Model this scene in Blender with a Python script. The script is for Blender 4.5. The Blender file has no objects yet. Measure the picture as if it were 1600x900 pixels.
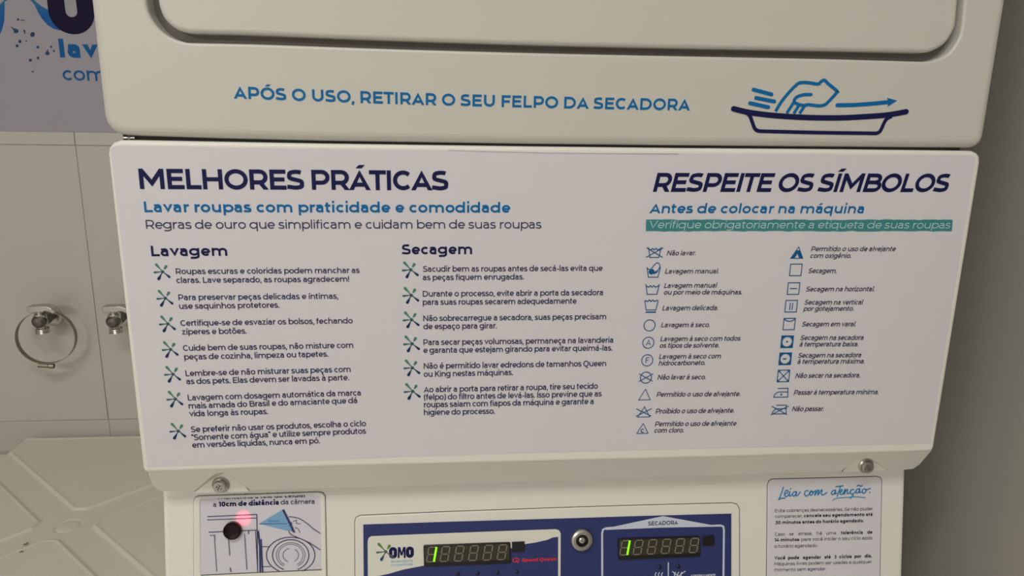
import bpy, math, random
from mathutils import Vector, Matrix
from mathutils.geometry import tessellate_polygon
random.seed(4)
S = bpy.context.scene
C = S.collection

# ------------------------------------------------------------------ camera, world, lights, exposure
CAM = Vector((-0.0941425, -0.5762002, 1.32))
R = Matrix(((0.99604202, 0.00528049, -0.08872659),
            (-0.08747819, 0.2350504, -0.96803867),
            (0.01574351, 0.97196884, 0.234582)))
FPX = 1157.0
# make the view axis exact: world = R @ (x right, y up, z back)
cx_, cy_ = R.col[0].normalized(), None
cz_ = R.col[2].normalized()
cy_ = cz_.cross(cx_).normalized(); cx_ = cy_.cross(cz_).normalized()
RM = Matrix((cx_, cy_, cz_)).transposed()
cd = bpy.data.cameras.new('camera'); cam = bpy.data.objects.new('camera', cd); C.objects.link(cam)
cd.sensor_width = 36.0; cd.lens = FPX / 1600 * 36; cd.clip_start = 0.02; cd.clip_end = 50
cam.matrix_world = Matrix.Translation(CAM) @ RM.to_4x4()
S.camera = cam

w = bpy.data.worlds.new('world'); S.world = w; w.use_nodes = True
w.node_tree.nodes['Background'].inputs['Color'].default_value = (1.0, 0.98, 0.95, 1)
w.node_tree.nodes['Background'].inputs['Strength'].default_value = 0.3

def area(name, loc, tgt, sx, sy, power, col):
    d = bpy.data.lights.new(name, 'AREA'); d.shape = 'RECTANGLE'; d.size = sx; d.size_y = sy
    d.energy = power; d.color = col
    o = bpy.data.objects.new(name, d); C.objects.link(o); o.location = loc
    o.rotation_euler = (Vector(tgt) - Vector(loc)).to_track_quat('-Z', 'Y').to_euler()
    return o
area('ceiling_lamp_light', (-0.55, -1.05, 2.62), (-0.55, -1.05, 0), 1.2, 0.3, 17, (1.0, 0.98, 0.92))
area('ceiling_lamp_light', (-2.0, -3.9, 2.62), (-1.9, -3.2, 0), 1.2, 0.3, 68, (1.0, 0.98, 0.92))

S.view_settings.view_transform = 'Standard'; S.view_settings.look = 'None'
S.view_settings.gamma = 1.0; S.view_settings.exposure = -0.36
S.view_settings.use_curve_mapping = False

# ------------------------------------------------------------------ planes: a picture point unprojected on a real plane
def ray(px, py):
    return RM @ Vector((px - 800.0, 450.0 - py, -FPX))
class Plane:
    def __init__(s, O, U, V, N=None):
        s.O = Vector(O); s.U = Vector(U).normalized(); s.V = Vector(V).normalized()
        s.N = Vector(N).normalized() if N else s.U.cross(s.V).normalized()
    def P(s, px, py, h=0.0):
        o = s.O + s.N * h; r = ray(px, py)
        t = (o - CAM).dot(s.N) / r.dot(s.N); q = CAM + r * t - o
        return (q.dot(s.U), q.dot(s.V))
    def to(s, u, v, h=0.0):
        return s.O + s.U * u + s.V * v + s.N * h
    def px(s, x, y):                       # metres per pixel (vertical) around a point
        a = s.P(x, y - 5); b = s.P(x, y + 5)
        return math.hypot(a[0] - b[0], a[1] - b[1]) / 10
    def pxh(s, x, y):
        a = s.P(x - 5, y); b = s.P(x + 5, y)
        return math.hypot(a[0] - b[0], a[1] - b[1]) / 10
Z0 = 1.32
WALL_Y = 0.765
F = Plane((0, 0, Z0), (1, 0, 0), (0, 0, 1))
CO = Plane((0, 0.0322, Z0 - 0.3317), (1, 0, 0), (0, 0.0154, 0.0843))
CH = Plane((0, 0.0192, Z0 - 0.3229), (1, 0, 0), (0, -0.0192, 0.0335))
W = Plane((0, WALL_Y, Z0), (1, 0, 0), (0, 0, 1))
TABLE_Z = Z0 - 0.60

# ------------------------------------------------------------------ materials
def s2l(c):
    c = c / 255.0
    return c / 12.92 if c <= 0.04045 else ((c + 0.055) / 1.055) ** 2.4
def mat(name, rgb, rough=0.5, metal=0.0, lin=False, noise=0.0, nscale=8.0, bump=0.0, bscale=200.0, spec=0.5, coat=0.0, emit=None, estr=0.0):
    m = bpy.data.materials.new(name); m.use_nodes = True
    nt = m.node_tree; b = nt.nodes['Principled BSDF']
    col = rgb if lin else tuple(s2l(c) for c in rgb)
    b.inputs['Base Color'].default_value = (*col, 1); b.inputs['Roughness'].default_value = rough
    b.inputs['Metallic'].default_value = metal; b.inputs['Specular IOR Level'].default_value = spec
    b.inputs['Coat Weight'].default_value = coat; b.inputs['Coat Roughness'].default_value = 0.12
    if emit:
        b.inputs['Emission Color'].default_value = (*tuple(s2l(c) for c in emit), 1); b.inputs['Emission Strength'].default_value = estr
    if noise or bump:
        tc = nt.nodes.new('ShaderNodeTexCoord')
    if noise:
        n = nt.nodes.new('ShaderNodeTexNoise'); n.inputs['Scale'].default_value = nscale; n.inputs['Detail'].default_value = 4
        mx = nt.nodes.new('ShaderNodeMix'); mx.data_type = 'RGBA'
        nt.links.new(tc.outputs['Object'], n.inputs['Vector']); nt.links.new(n.outputs['Fac'], mx.inputs[0])
        mx.inputs[6].default_value = (*[c * (1 - noise) for c in col], 1)
        mx.inputs[7].default_value = (*[min(1, c * (1 + noise)) for c in col], 1)
        nt.links.new(mx.outputs[2], b.inputs['Base Color'])
    if bump:
        n2 = nt.nodes.new('ShaderNodeTexNoise'); n2.inputs['Scale'].default_value = bscale
        bp = nt.nodes.new('ShaderNodeBump'); bp.inputs['Strength'].default_value = bump; bp.inputs['Distance'].default_value = 0.0006
        nt.links.new(tc.outputs['Object'], n2.inputs['Vector']); nt.links.new(n2.outputs['Fac'], bp.inputs['Height'])
        nt.links.new(bp.outputs['Normal'], b.inputs['Normal'])
    return m
M = {}
M['paint'] = mat('white_enamel', (0.64, 0.624, 0.58), 0.34, lin=True, noise=0.02, nscale=5, coat=0.15, bump=0.05, bscale=350)
M['cover'] = mat('white_cover_enamel', (0.84, 0.828, 0.77), 0.38, lin=True, noise=0.02, nscale=6, coat=0.1)
M['console'] = mat('console_plastic', (0.81, 0.80, 0.745), 0.45, lin=True, noise=0.02, nscale=9)
M['sticker'] = mat('sticker_vinyl', (0.73, 0.707, 0.765), 0.48, lin=True, noise=0.025, nscale=7, spec=0.4)
M['card'] = mat('card_paper', (0.68, 0.66, 0.74), 0.5, lin=True)
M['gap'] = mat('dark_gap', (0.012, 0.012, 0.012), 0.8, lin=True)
M['seam'] = mat('seam_shade_grey', (0.12, 0.12, 0.11), 0.8, lin=True)  # shadow tone of the open seams, put into the colour
M['channel_shade'] = mat('channel_shade_grey', (0.20, 0.19, 0.175), 0.6, lin=True)  # shade under the door edge, put into the colour
M['navy'] = mat('ink_navy', (22, 24, 78), 0.55, spec=0.2)
M['blue'] = mat('ink_blue', (8, 108, 172), 0.55, spec=0.2)
M['body'] = mat('ink_violet_grey', (58, 50, 92), 0.55, spec=0.2)
M['body2'] = mat('ink_grey', (74, 68, 92), 0.55, spec=0.2)
M['regras'] = mat('ink_slate', (62, 60, 96), 0.55, spec=0.2)
M['icon'] = mat('ink_symbol_blue', (20, 92, 148), 0.55, spec=0.2)
M['iconlight'] = mat('ink_pale_blue', (150, 185, 215), 0.55, spec=0.2)
M['teal'] = mat('ink_teal', (58, 138, 142), 0.5, noise=0.12, nscale=60)
M['tealtext'] = mat('ink_pale_teal', (182, 214, 216), 0.55, spec=0.2)
M['script'] = mat('ink_script_blue', (54, 136, 194), 0.55, spec=0.2)
M['notice'] = mat('ink_notice_grey', (92, 86, 104), 0.55, spec=0.2)
M['noticeb'] = mat('ink_notice_dark', (48, 40, 62), 0.55, spec=0.2)
M['membrane'] = mat('membrane_blue', (50, 58, 112), 0.42, spec=0.3, noise=0.03, nscale=20)
M['white'] = mat('ink_white', (0.78, 0.77, 0.70), 0.45, lin=True)
M['whiteblue'] = mat('ink_cool_white', (0.62, 0.68, 0.80), 0.45, lin=True)
M['red'] = mat('ink_red', (226, 50, 58), 0.55, spec=0.2)
M['black'] = mat('black_plastic', (18, 18, 18), 0.35)
M['glass'] = mat('display_filter', (52, 49, 38), 0.3)
M['segoff'] = mat('unlit_segment', (128, 122, 108), 0.5)
M['segon'] = mat('lit_green_segment', (120, 230, 20), 0.4, emit=(150, 255, 25), estr=1.3)
M['led'] = mat('dark_led', (16, 22, 60), 0.3)
M['chrome'] = mat('chrome', (0.62, 0.61, 0.58), 0.22, metal=1, lin=True)
M['chromedull'] = mat('dull_chrome', (0.50, 0.48, 0.46), 0.34, metal=1, lin=True, noise=0.15, nscale=60)
M['steel'] = mat('worn_steel', (0.30, 0.28, 0.23), 0.42, metal=1, lin=True, noise=0.2, nscale=80)
M['darksteel'] = mat('dark_brass_body', (0.16, 0.15, 0.14), 0.4, metal=1, lin=True, noise=0.2, nscale=70)
M['lens'] = mat('scanner_lens', (26, 6, 10), 0.3, spec=0.25)
M['conelight'] = mat('ink_sky_blue', (128, 172, 212), 0.55, spec=0.2)
M['grey'] = mat('ink_grey_line', (120, 118, 130), 0.55, spec=0.2)
M['paleblue2'] = mat('ink_aqua', (120, 190, 215), 0.55, spec=0.2)
M['tile'] = mat('wall_tile_glaze', (0.53, 0.507, 0.475), 0.4, lin=True, noise=0.03, nscale=3)
M['grout'] = mat('wall_grout', (0.45, 0.43, 0.40), 0.9, lin=True)
M['rightwall'] = mat('grey_wall_paint', (0.40, 0.38, 0.345), 0.8, lin=True, noise=0.05, nscale=4)
M['plaster'] = mat('white_wall_paint', (0.80, 0.78, 0.74), 0.8, lin=True)
M['floor'] = mat('floor_ceramic', (0.66, 0.64, 0.60), 0.45, lin=True, noise=0.06, nscale=6)
M['ceiling'] = mat('ceiling_paint', (0.75, 0.74, 0.70), 0.9, lin=True)
M['banner'] = mat('banner_vinyl', (0.35, 0.33, 0.395), 0.55, lin=True)
M['banblue'] = mat('banner_blue', (18, 92, 156), 0.6, spec=0.15)
M['bannavy'] = mat('banner_navy', (24, 14, 52), 0.6, spec=0.15)
M['bandrop'] = mat('banner_drop', (44, 70, 110), 0.6, spec=0.15)
M['table'] = mat('table_plastic', (0.72, 0.68, 0.59), 0.42, lin=True, noise=0.05, nscale=9, bump=0.12, bscale=220)
M['stain'] = mat('brown_stain', (0.24, 0.18, 0.12), 0.7, lin=True)
M['lampface'] = mat('lamp_diffuser', (0.8, 0.8, 0.8), 0.5, lin=True, emit=(255, 250, 235), estr=3.0)
def gradient_ink(name, top, bottom, v0, v1):
    """two printed inks blended up the printed motif (object Z)"""
    m = mat(name, top, 0.55, spec=0.2); nt = m.node_tree
    tc = nt.nodes.new('ShaderNodeTexCoord'); sp = nt.nodes.new('ShaderNodeSeparateXYZ'); mr = nt.nodes.new('ShaderNodeMapRange')
    mx = nt.nodes.new('ShaderNodeMix'); mx.data_type = 'RGBA'
    mr.inputs[1].default_value = v0; mr.inputs[2].default_value = v1
    mx.inputs[6].default_value = (*[s2l(c) for c in bottom], 1); mx.inputs[7].default_value = (*[s2l(c) for c in top], 1)
    nt.links.new(tc.outputs['Object'], sp.inputs[0]); nt.links.new(sp.outputs[2], mr.inputs[0])
    nt.links.new(mr.outputs[0], mx.inputs[0]); nt.links.new(mx.outputs[2], nt.nodes['Principled BSDF'].inputs['Base Color'])
    return m
M['bullet'] = gradient_ink('ink_green_to_navy', (78, 136, 122), (14, 50, 98), -0.004, 0.004)
M['logo'] = gradient_ink('ink_olive_to_grey', (100, 140, 80), (70, 80, 120), -0.006, 0.004)
M['bansplash'] = gradient_ink('banner_green_to_blue', (90, 160, 70), (20, 90, 165), -0.02, 0.08)

# ------------------------------------------------------------------ object helpers
WL = {}
def empty(name, loc, label, cat, group=None):
    o = bpy.data.objects.new(name, None); C.objects.link(o); o.location = loc; o.empty_display_size = 0.05
    o['label'] = label; o['category'] = cat
    if group: o['group'] = group
    WL[o.name] = Vector(loc); return o
def mesh_obj(name, vs, fs, m, parent=None, smooth=None, label=None, mats=None, fm=None):
    """vs in world coordinates; the origin goes to the middle of the mesh"""
    lo = Vector([min(v[i] for v in vs) for i in range(3)]); hi = Vector([max(v[i] for v in vs) for i in range(3)])
    c = (lo + hi) / 2
    me = bpy.data.meshes.new(name); me.from_pydata([tuple(Vector(v) - c) for v in vs], [], fs)
    if mats:
        for q in mats: me.materials.append(q)
        for p, k in zip(me.polygons, fm): p.material_index = k
    else: me.materials.append(m)
    if smooth is True:
        for p in me.polygons: p.use_smooth = True
    elif smooth:
        for p, k in zip(me.polygons, smooth): p.use_smooth = bool(k)
    me.update()
    o = bpy.data.objects.new(name, me); C.objects.link(o)
    if parent:
        o.parent = parent; o.location = c - WL[parent.name]
    else: o.location = c
    WL[o.name] = c
    if label: o['label'] = label
    return o
class MB:
    """collects geometry for one mesh"""
    def __init__(s): s.v = []; s.f = []; s.s = []
    def add(s, vs, fs, smooth=False):
        n = len(s.v); s.v += [Vector(v) for v in vs]
        s.f += [tuple(i + n for i in f) for f in fs]; s.s += [smooth] * len(fs)
    def box(s, x0, x1, y0, y1, z0, z1):
        s.add([(x0, y0, z0), (x1, y0, z0), (x1, y1, z0), (x0, y1, z0), (x0, y0, z1), (x1, y0, z1), (x1, y1, z1), (x0, y1, z1)],
              [(0, 3, 2, 1), (4, 5, 6, 7), (0, 1, 5, 4), (1, 2, 6, 5), (2, 3, 7, 6), (3, 0, 4, 7)])
    def lathe(s, O, axis, prof, n=32, smooth=True, ref=(0, 0, 1)):
        """prof: list of (radius, height along axis)"""
        a = Vector(axis).normalized(); r0 = Vector(ref)
        if abs(a.dot(r0)) > 0.9: r0 = Vector((1, 0, 0))
        u = a.cross(r0).normalized(); v = a.cross(u)
        for (ra, ha), (rb, hb) in zip(prof, prof[1:]):
            vs = []; O = Vector(O)
            for k in range(n):
                t = 2 * math.pi * k / n; d = u * math.cos(t) + v * math.sin(t)
                vs.append(O + a * ha + d * ra)
            for k in range(n):
                t = 2 * math.pi * k / n; d = u * math.cos(t) + v * math.sin(t)
                vs.append(O + a * hb + d * rb)
            s.add(vs, [(k, (k + 1) % n, n + (k + 1) % n, n + k) for k in range(n)], smooth and abs(ra - rb) < 5 * abs(ha - hb) + 1e-9)
    def tube(s, pts, r, n=12, flat=1.0):
        pts = [Vector(p) for p in pts]; rings = []
        up = Vector((0, 0, 1))
        for i, p in enumerate(pts):
            d = (pts[min(i + 1, len(pts) - 1)] - pts[max(i - 1, 0)]).normalized()
            a = d.cross(up)
            if a.length < 1e-3: a = d.cross(Vector((0, 1, 0)))
            a.normalize(); b = d.cross(a)
            rings.append([p + a * math.cos(2 * math.pi * k / n) * r + b * math.sin(2 * math.pi * k / n) * r * flat for k in range(n)])
        vs = [v for rr in rings for v in rr]; fs = []
        for i in range(len(pts) - 1):
            for k in range(n): fs.append((i * n + k, i * n + (k + 1) % n, (i + 1) * n + (k + 1) % n, (i + 1) * n + k))
        fs.append(tuple(range(n))[::-1]); fs.append(tuple((len(pts) - 1) * n + k for k in range(n)))
        s.add(vs, fs, True)
    def slab(s, pl, outer, depth, r, seg=5, holes=(), hole_depth=None, hole_r=None, off=0.0, back=False):
        """plate with a rounded front edge; outer CCW seen from the viewer; holes get the same rounding"""
        outer = ccw(outer)
        caps = []
        def side(poly, inward, rr, dep):
            n = len(poly); rings = [([poly[i] for i in range(n)], -dep)]
            for k in range(seg + 1):
                a = math.pi / 2 * k / seg
                rings.append((inset(poly, rr * (1 - math.cos(a)) * inward), -rr + rr * math.sin(a)))
            vs = [pl.to(p[0], p[1], h + off) for ring, h in rings for p in ring]
            base = len(s.v); s.v += vs
            for j in range(len(rings) - 1):
                for i in range(n):
                    q = (base + j * n + i, base + j * n + (i + 1) % n, base + (j + 1) * n + (i + 1) % n, base + (j + 1) * n + i)
                    s.f.append(q if inward > 0 else q[::-1]); s.s.append(j > 0)
            return rings[-1][0]
        caps.append(side(outer, 1, r, depth))
        for hl in holes:
            hl = ccw(hl); caps.append(side(hl, -1, hole_r or r, hole_depth or depth))
        loops = [[Vector((p[0], p[1], 0)) for p in c] for c in caps]
        tris = tessellate_polygon(loops); flatp = [p for c in caps for p in c]
        base = len(s.v); s.v += [pl.to(p[0], p[1], off) for p in flatp]
        for t in tris:
            a, b, c = (flatp[i] for i in t)
            if (b[0] - a[0]) * (c[1] - a[1]) - (b[1] - a[1]) * (c[0] - a[0]) < 0: t = t[::-1]
            s.f.append(tuple(base + i for i in t)); s.s.append(False)
    def obj(s, name, m, parent=None, label=None):
        return mesh_obj(name, s.v, s.f, m, parent, s.s, label)
def ccw(p):
    a = sum(p[i][0] * p[(i + 1) % len(p)][1] - p[(i + 1) % len(p)][0] * p[i][1] for i in range(len(p)))
    return list(p) if a > 0 else list(p)[::-1]
def inset(poly, d):
    """move a CCW polygon inward by d (outward when negative)"""
    n = len(poly); out = []
    for i in range(n):
        a, b, c = poly[i - 1], poly[i], poly[(i + 1) % n]
        e1 = Vector((b[0] - a[0], b[1] - a[1])); e2 = Vector((c[0] - b[0], c[1] - b[1]))
        if e1.length < 1e-9 or e2.length < 1e-9: out.append(b); continue
        e1.normalize(); e2.normalize()
        n1 = Vector((-e1.y, e1.x)); n2 = Vector((-e2.y, e2.x)); m_ = n1 + n2
        if m_.length < 1e-6: m_ = n1
        m_.normalize(); k = d / max(0.5, m_.dot(n1))
        out.append((b[0] + m_.x * k, b[1] + m_.y * k))
    return out
def rounded(pts, rad, n=6):
    """round the corners of a polygon; rad may be a list"""
    out = []; N = len(pts)
    for i in range(N):
        r = rad[i] if isinstance(rad, (list, tuple)) else rad
        b = Vector(pts[i][:2]); a = Vector(pts[i - 1][:2]); c = Vector(pts[(i + 1) % N][:2])
        if r <= 0: out.append(tuple(b)); continue
        u = (a - b).normalized(); v = (c - b).normalized(); ang = u.angle(v)
        if ang > 3.0: out.append(tuple(b)); continue
        t = r / math.tan(ang / 2); o = b + (u + v).normalized() * (r / math.sin(ang / 2))
        p0 = b + u * t - o; p1 = b + v * t - o
        a0 = math.atan2(p0.y, p0.x); a1 = math.atan2(p1.y, p1.x); da = (a1 - a0 + math.pi) % (2 * math.pi) - math.pi
        for k in range(n + 1):
            q = a0 + da * k / n; out.append((o.x + r * math.cos(q), o.y + r * math.sin(q)))
    return out
def PP(pl, pts, h=0.0): return [pl.P(x, y, h) for x, y in pts]
def cat(pts, n=5, closed=False):
    """Catmull-Rom through the points"""
    if len(pts) < 3: return list(pts)
    out = []; N = len(pts)
    rng = range(N) if closed else range(N - 1)
    for i in rng:
        if closed: p0, p1, p2, p3 = pts[i - 1], pts[i], pts[(i + 1) % N], pts[(i + 2) % N]
        else: p0, p1, p2, p3 = pts[max(i - 1, 0)], pts[i], pts[i + 1], pts[min(i + 2, N - 1)]
        for k in range(n):
            t = k / n
            out.append(tuple(0.5 * ((2 * p1[j]) + (-p0[j] + p2[j]) * t + (2 * p0[j] - 5 * p1[j] + 4 * p2[j] - p3[j]) * t * t + (-p0[j] + 3 * p1[j] - 3 * p2[j] + p3[j]) * t ** 3) for j in (0, 1)))
    if not closed: out.append(tuple(pts[-1]))
    return out
def ell(cx, cy, rx, ry, a0, a1, n=None):
    n = n or max(3, int(abs(a1 - a0) / 22)); return [(cx + rx * math.cos(math.radians(a0 + (a1 - a0) * k / n)), cy + ry * math.sin(math.radians(a0 + (a1 - a0) * k / n))) for k in range(n + 1)]

# ------------------------------------------------------------------ printing: strokes turned into flat ribbons
def ribbon(pts, wd, closed=False, hcut=False, wds=None):
    q = []
    for p in pts:
        if not q or math.hypot(p[0] - q[-1][0], p[1] - q[-1][1]) > 1e-7: q.append(p)
    if closed and len(q) > 2 and math.hypot(q[0][0] - q[-1][0], q[0][1] - q[-1][1]) < 1e-7: q.pop()
    n = len(q); L = []; Rr = []
    if n < 2: return [], []
    for i in range(n):
        h = (wds[min(i, len(wds) - 1)] if wds else wd) / 2
        if closed: a, b, c = q[i - 1], q[i], q[(i + 1) % n]
        else: a, b, c = q[max(i - 1, 0)], q[i], q[min(i + 1, n - 1)]
        def un(p, r):
            d = math.hypot(r[0] - p[0], r[1] - p[1]); return ((r[0] - p[0]) / d, (r[1] - p[1]) / d) if d > 1e-12 else None
        e1, e2 = un(a, b), un(b, c)
        if e1 is None: e1 = e2
        if e2 is None: e2 = e1
        end = (not closed) and i in (0, n - 1)
        if end and hcut and abs(e1[1]) > 0.35:
            sg = 1 if e1[1] > 0 else -1; k = h / abs(e1[1])
            L.append((b[0] - sg * k, b[1])); Rr.append((b[0] + sg * k, b[1])); continue
        m = (-(e1[1] + e2[1]), e1[0] + e2[0]); ml = math.hypot(*m)
        if ml < 1e-6: m = (-e1[1], e1[0]); ml = 1
        m = (m[0] / ml, m[1] / ml); k = h / max(0.6, m[0] * -e1[1] + m[1] * e1[0])
        L.append((b[0] + m[0] * k, b[1] + m[1] * k)); Rr.append((b[0] - m[0] * k, b[1] - m[1] * k))
    vs = L + Rr; fs = [(i, n + i, n + (i + 1) % n, (i + 1) % n) for i in range(n if closed else n - 1)]
    return vs, fs
class Ink:
    def __init__(s, pl, h=0.0004): s.pl = pl; s.h = h; s.v = []; s.f = []; s.k = 0
    def raw(s, vs, fs):
        if not vs: return
        n = len(s.v); h = s.h + (s.k % 7) * 5e-6; s.k += 1
        s.v += [s.pl.to(a, b, h) for a, b in vs]; s.f += [tuple(i + n for i in f) for f in fs]
    def stroke(s, pts, wd, closed=False, cap=False):
        s.raw(*ribbon(pts, wd, closed))
        if cap and not closed:
            for p in (pts[0], pts[-1]): s.disc(p[0], p[1], wd / 2)
    def px(s, pts, wpx, closed=False, smooth=False, cap=False, n=5):
        pts = cat(pts, n, closed) if smooth else pts
        sc = s.pl.pxh(*pts[len(pts) // 2]) * 1.1; s.stroke(PP(s.pl, pts), wpx * sc, closed, cap)
    def poly(s, pts):
        t = tessellate_polygon([[Vector((a, b, 0)) for a, b in pts]]); s.raw(list(pts), [tuple(x) for x in t])
    def polypx(s, pts, smooth=False): s.poly(PP(s.pl, cat(pts, 5, True) if smooth else pts))
    def disc(s, x, y, r, ry=None, n=14): s.poly(ell(x, y, r, ry or r, 0, 360, n)[:-1])
    def discpx(s, x, y, r):
        q = s.pl.P(x, y); s.disc(q[0], q[1], r * s.pl.pxh(x, y))
    def obj(s, name, m, parent, label=None):
        vs, fs = s.v, []
        for f in s.f:                       # all faces look along +N
            a, b, c = (vs[i] for i in f[:3]); nn = (b - a).cross(c - a)
            fs.append(f if nn.dot(s.pl.N) >= 0 else tuple(reversed(f)))
        return mesh_obj(name, vs, fs, m, parent, None, label)

# ------------------------------------------------------------------ a geometric sans lettering drawn with strokes (cap height = 1)
XH = 0.76
def glyph(ch, w):
    h = w / 2; s = 0.115 + h; ls = 0.10 + h; X = XH; T = 1 - h; B = h; E = ell; S_ = []
    A = lambda *a, **k: S_.append((list(a[0]), k.get('c', False), k.get('hc', False)))
    acc = None
    base = {'á': 'a', 'à': 'a', 'â': 'a', 'ã': 'a', 'é': 'e', 'ê': 'e', 'í': 'i', 'ó': 'o', 'ô': 'o', 'õ': 'o', 'ú': 'u', 'ç': 'c',
            'Á': 'A', 'Ó': 'O', 'Í': 'I', 'Ã': 'A'}
    kind = {'á': '/', 'à': '\\', 'â': '^', 'ã': '~', 'é': '/', 'ê': '^', 'í': '/', 'ó': '/', 'ô': '^', 'õ': '~', 'ú': '/', 'ç': ',', 'Á': '/', 'Ó': '/', 'Í': '/', 'Ã': '~'}
    if ch in base:
        st, adv = glyph('ı' if ch == 'í' else base[ch], w); st = list(st); up = ch.isupper(); k = kind[ch]
        c = {'a': 0.41, 'e': 0.44, 'i': 0.2, 'o': 0.455, 'u': 0.47, 'c': 0.42}.get(base[ch], adv / 2); y = (1.09 if up else 0.885); t = w * 0.8
        if k == '/': st.append(([(c - 0.04, y), (c + 0.13, y + 0.17)], False, True))
        if k == '\\': st.append(([(c + 0.04, y), (c - 0.13, y + 0.17)], False, True))
        if k == '^': st.append(([(c - 0.16, y), (c, y + 0.13), (c + 0.16, y)], False, False))
        if k == '~': st.append((cat([(c - 0.2, y + 0.02), (c - 0.1, y + 0.11), (c + 0.08, y + 0.03), (c + 0.2, y + 0.12)], 3), False, False))
        if k == ',': st.append(([(c + 0.02, 0.0), (c + 0.02, -0.08), (c + 0.08, -0.14), (c + 0.0, -0.22), (c - 0.1, -0.19)], False, False))
        return st, adv
    if ch == ' ': return [], 0.37
    if ch == 'A': A([(0.02 + h, 0), (0.525, 1 - 1.6 * h), (1.03 - h, 0)], hc=True); A([(0.24, 0.27), (0.81, 0.27)]); return S_, 1.05
    if ch == 'B':
        A([(s, 0), (s, 1)]); A([(s, T), (.62, T)] + E(.62, (T + .52) / 2, .25, (T - .52) / 2, 90, -90) + [(s, .52)])
        A([(.6, .52)] + E(.68, (B + .52) / 2, .27, (.52 - B) / 2, 90, -90) + [(s, B)]); return S_, 1.07
    if ch == 'C': A(E(.56, .5, .49 - h, .5 - h, 45, 315, 16)); return S_, 1.02
    if ch == 'D': A([(s, 0), (s, 1)]); A([(s, T), (.57, T)] + E(.57, .5, .52 - h, .5 - h, 90, -90, 10) + [(s, B)]); return S_, 1.17
    if ch == 'E':
        A([(s, 0), (s, 1)])
        for y, x in ((T, .86), (.51, .80), (B, .88)): A([(s, y), (x, y)])
        return S_, .95
    if ch == 'F':
        A([(s, 0), (s, 1)])
        for y, x in ((T, .84), (.48, .78)): A([(s, y), (x, y)])
        return S_, .90
    if ch == 'G': A(E(.56, .5, .49 - h, .5 - h, 45, 318, 16)); A([(.96 - h, .14), (.96 - h, .5)]); return S_, 1.10
    if ch == 'H': A([(s, 0), (s, 1)]); A([(1.15 - s, 0), (1.15 - s, 1)]); A([(s, .5), (1.15 - s, .5)]); return S_, 1.15
    if ch == 'I': A([(s, 0), (s, 1)]); return S_, 2 * s
    if ch == 'K': A([(s, 0), (s, 1)]); A([(.95 - h, 1), (s, .33)], hc=True); A([(.42, .55), (1.0 - h, 0)], hc=True); return S_, 1.02
    if ch == 'L': A([(s, 0), (s, 1)]); A([(s, B), (.80, B)]); return S_, .85
    if ch == 'M':
        A([(s, 0), (s, 1)]); A([(1.36 - s, 0), (1.36 - s, 1)]); A([(s, 1 - h * .4), (.68, .30), (1.36 - s, 1 - h * .4)]); return S_, 1.36
    if ch == 'N': A([(s, 0), (s, 1)]); A([(1.15 - s, 0), (1.15 - s, 1)]); A([(s, 1 - h * .6), (1.15 - s, h * .6)]); return S_, 1.15
    if ch == 'O' or ch == 'Q':
        A(E(.6, .5, .54 - h, .5 - h + .01, 0, 360, 24), c=True)
        if ch == 'Q': A(cat([(.6, .02), (.72, -.16), (.86, -.2), (1.0, -.12)], 3))
        return S_, 1.2
    if ch == 'P': A([(s, 0), (s, 1)]); A([(s, T), (.60, T)] + E(.60, (T + .36) / 2, .37 - h, (T - .36) / 2, 90, -90) + [(s, .36)]); return S_, 1.02
    if ch == 'R':
        A([(s, 0), (s, 1)]); A([(s, T), (.60, T)] + E(.60, (T + .36) / 2, .36 - h, (T - .36) / 2, 90, -90) + [(s, .36)])
        A([(.60, .36), (.94 - h * .8, 0)], hc=True); return S_, 1.03
    if ch == 'S':
        l = .08 + h; r = .85 - h
        A(cat([(r - .03, .86), (.64, T - .015), (.46, T), (.24, T - .05), (l, .745), (.2, .585), (.46, .5), (.72, .42), (r, .255), (.70, B + .05), (.46, B), (.24, B + .03), (.07, .15)], 3)); return S_, .92
    if ch == 'T': A([(.42, 0), (.42, 1)]); A([(.02, T), (.82, T)]); return S_, .84
    if ch == 'U': A([(s, 1), (s, .42)] + E(.56, .42, .56 - s, .42 - h, 180, 360, 10) + [(1.12 - s, 1)]); return S_, 1.12
    if ch == 'V': A([(.02 + h, 1), (.51, h * 1.6), (1.0 - h, 1)], hc=True); return S_, 1.02
    if ch == 'Z': A([(.08, T), (.84 - h, T), (.1 + h, B), (.88, B)]); return S_, .95
    if ch == 'a':
        r = .70 - h
        A([(r, 0), (r, X * .62)] + E(.42, X * .62, r - .42, X * .38 - h, 0, 90, 4) + cat([(.42, X - h), (.26, X - h - .02), (.12, X - .13)], 3)[1:])
        bt = .395 + .4 * w; A([(r, bt), (.37, bt)] + E(.37, (bt + h) / 2, .31 - h, (bt - h) / 2, 90, 270, 6) + [(.46, B + .01), (r, .16)]); return S_, .84
    if ch in 'bpdq':
        l = ls; cx = .53; rx = .53 - l
        if ch in 'bp': A(E(cx, X / 2, rx, X / 2 - h, 0, 360, 16), c=True); A([(l, 0 if ch == 'b' else -.27), (l, 1.05 if ch == 'b' else X)])
        else:
            cx = .44; A(E(cx, X / 2, rx, X / 2 - h, 0, 360, 16), c=True); r = .44 + rx; A([(r, 0 if ch == 'd' else -.27), (r, 1.05 if ch == 'd' else X)])
        return S_, .97
    if ch == 'c': A(E(.45, X / 2, .39 - h, X / 2 - h, 48, 312, 12)); return S_, .80
    if ch == 'e':
        rx = .39 - h; A([(.45 + rx, X / 2 - h * .2), (.45 - rx, X / 2 - h * .2)])
        A([(.45 + rx, X / 2 - h * .2)] + E(.45, X / 2, rx, X / 2 - h, 0, 318, 14)); return S_, .88
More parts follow.
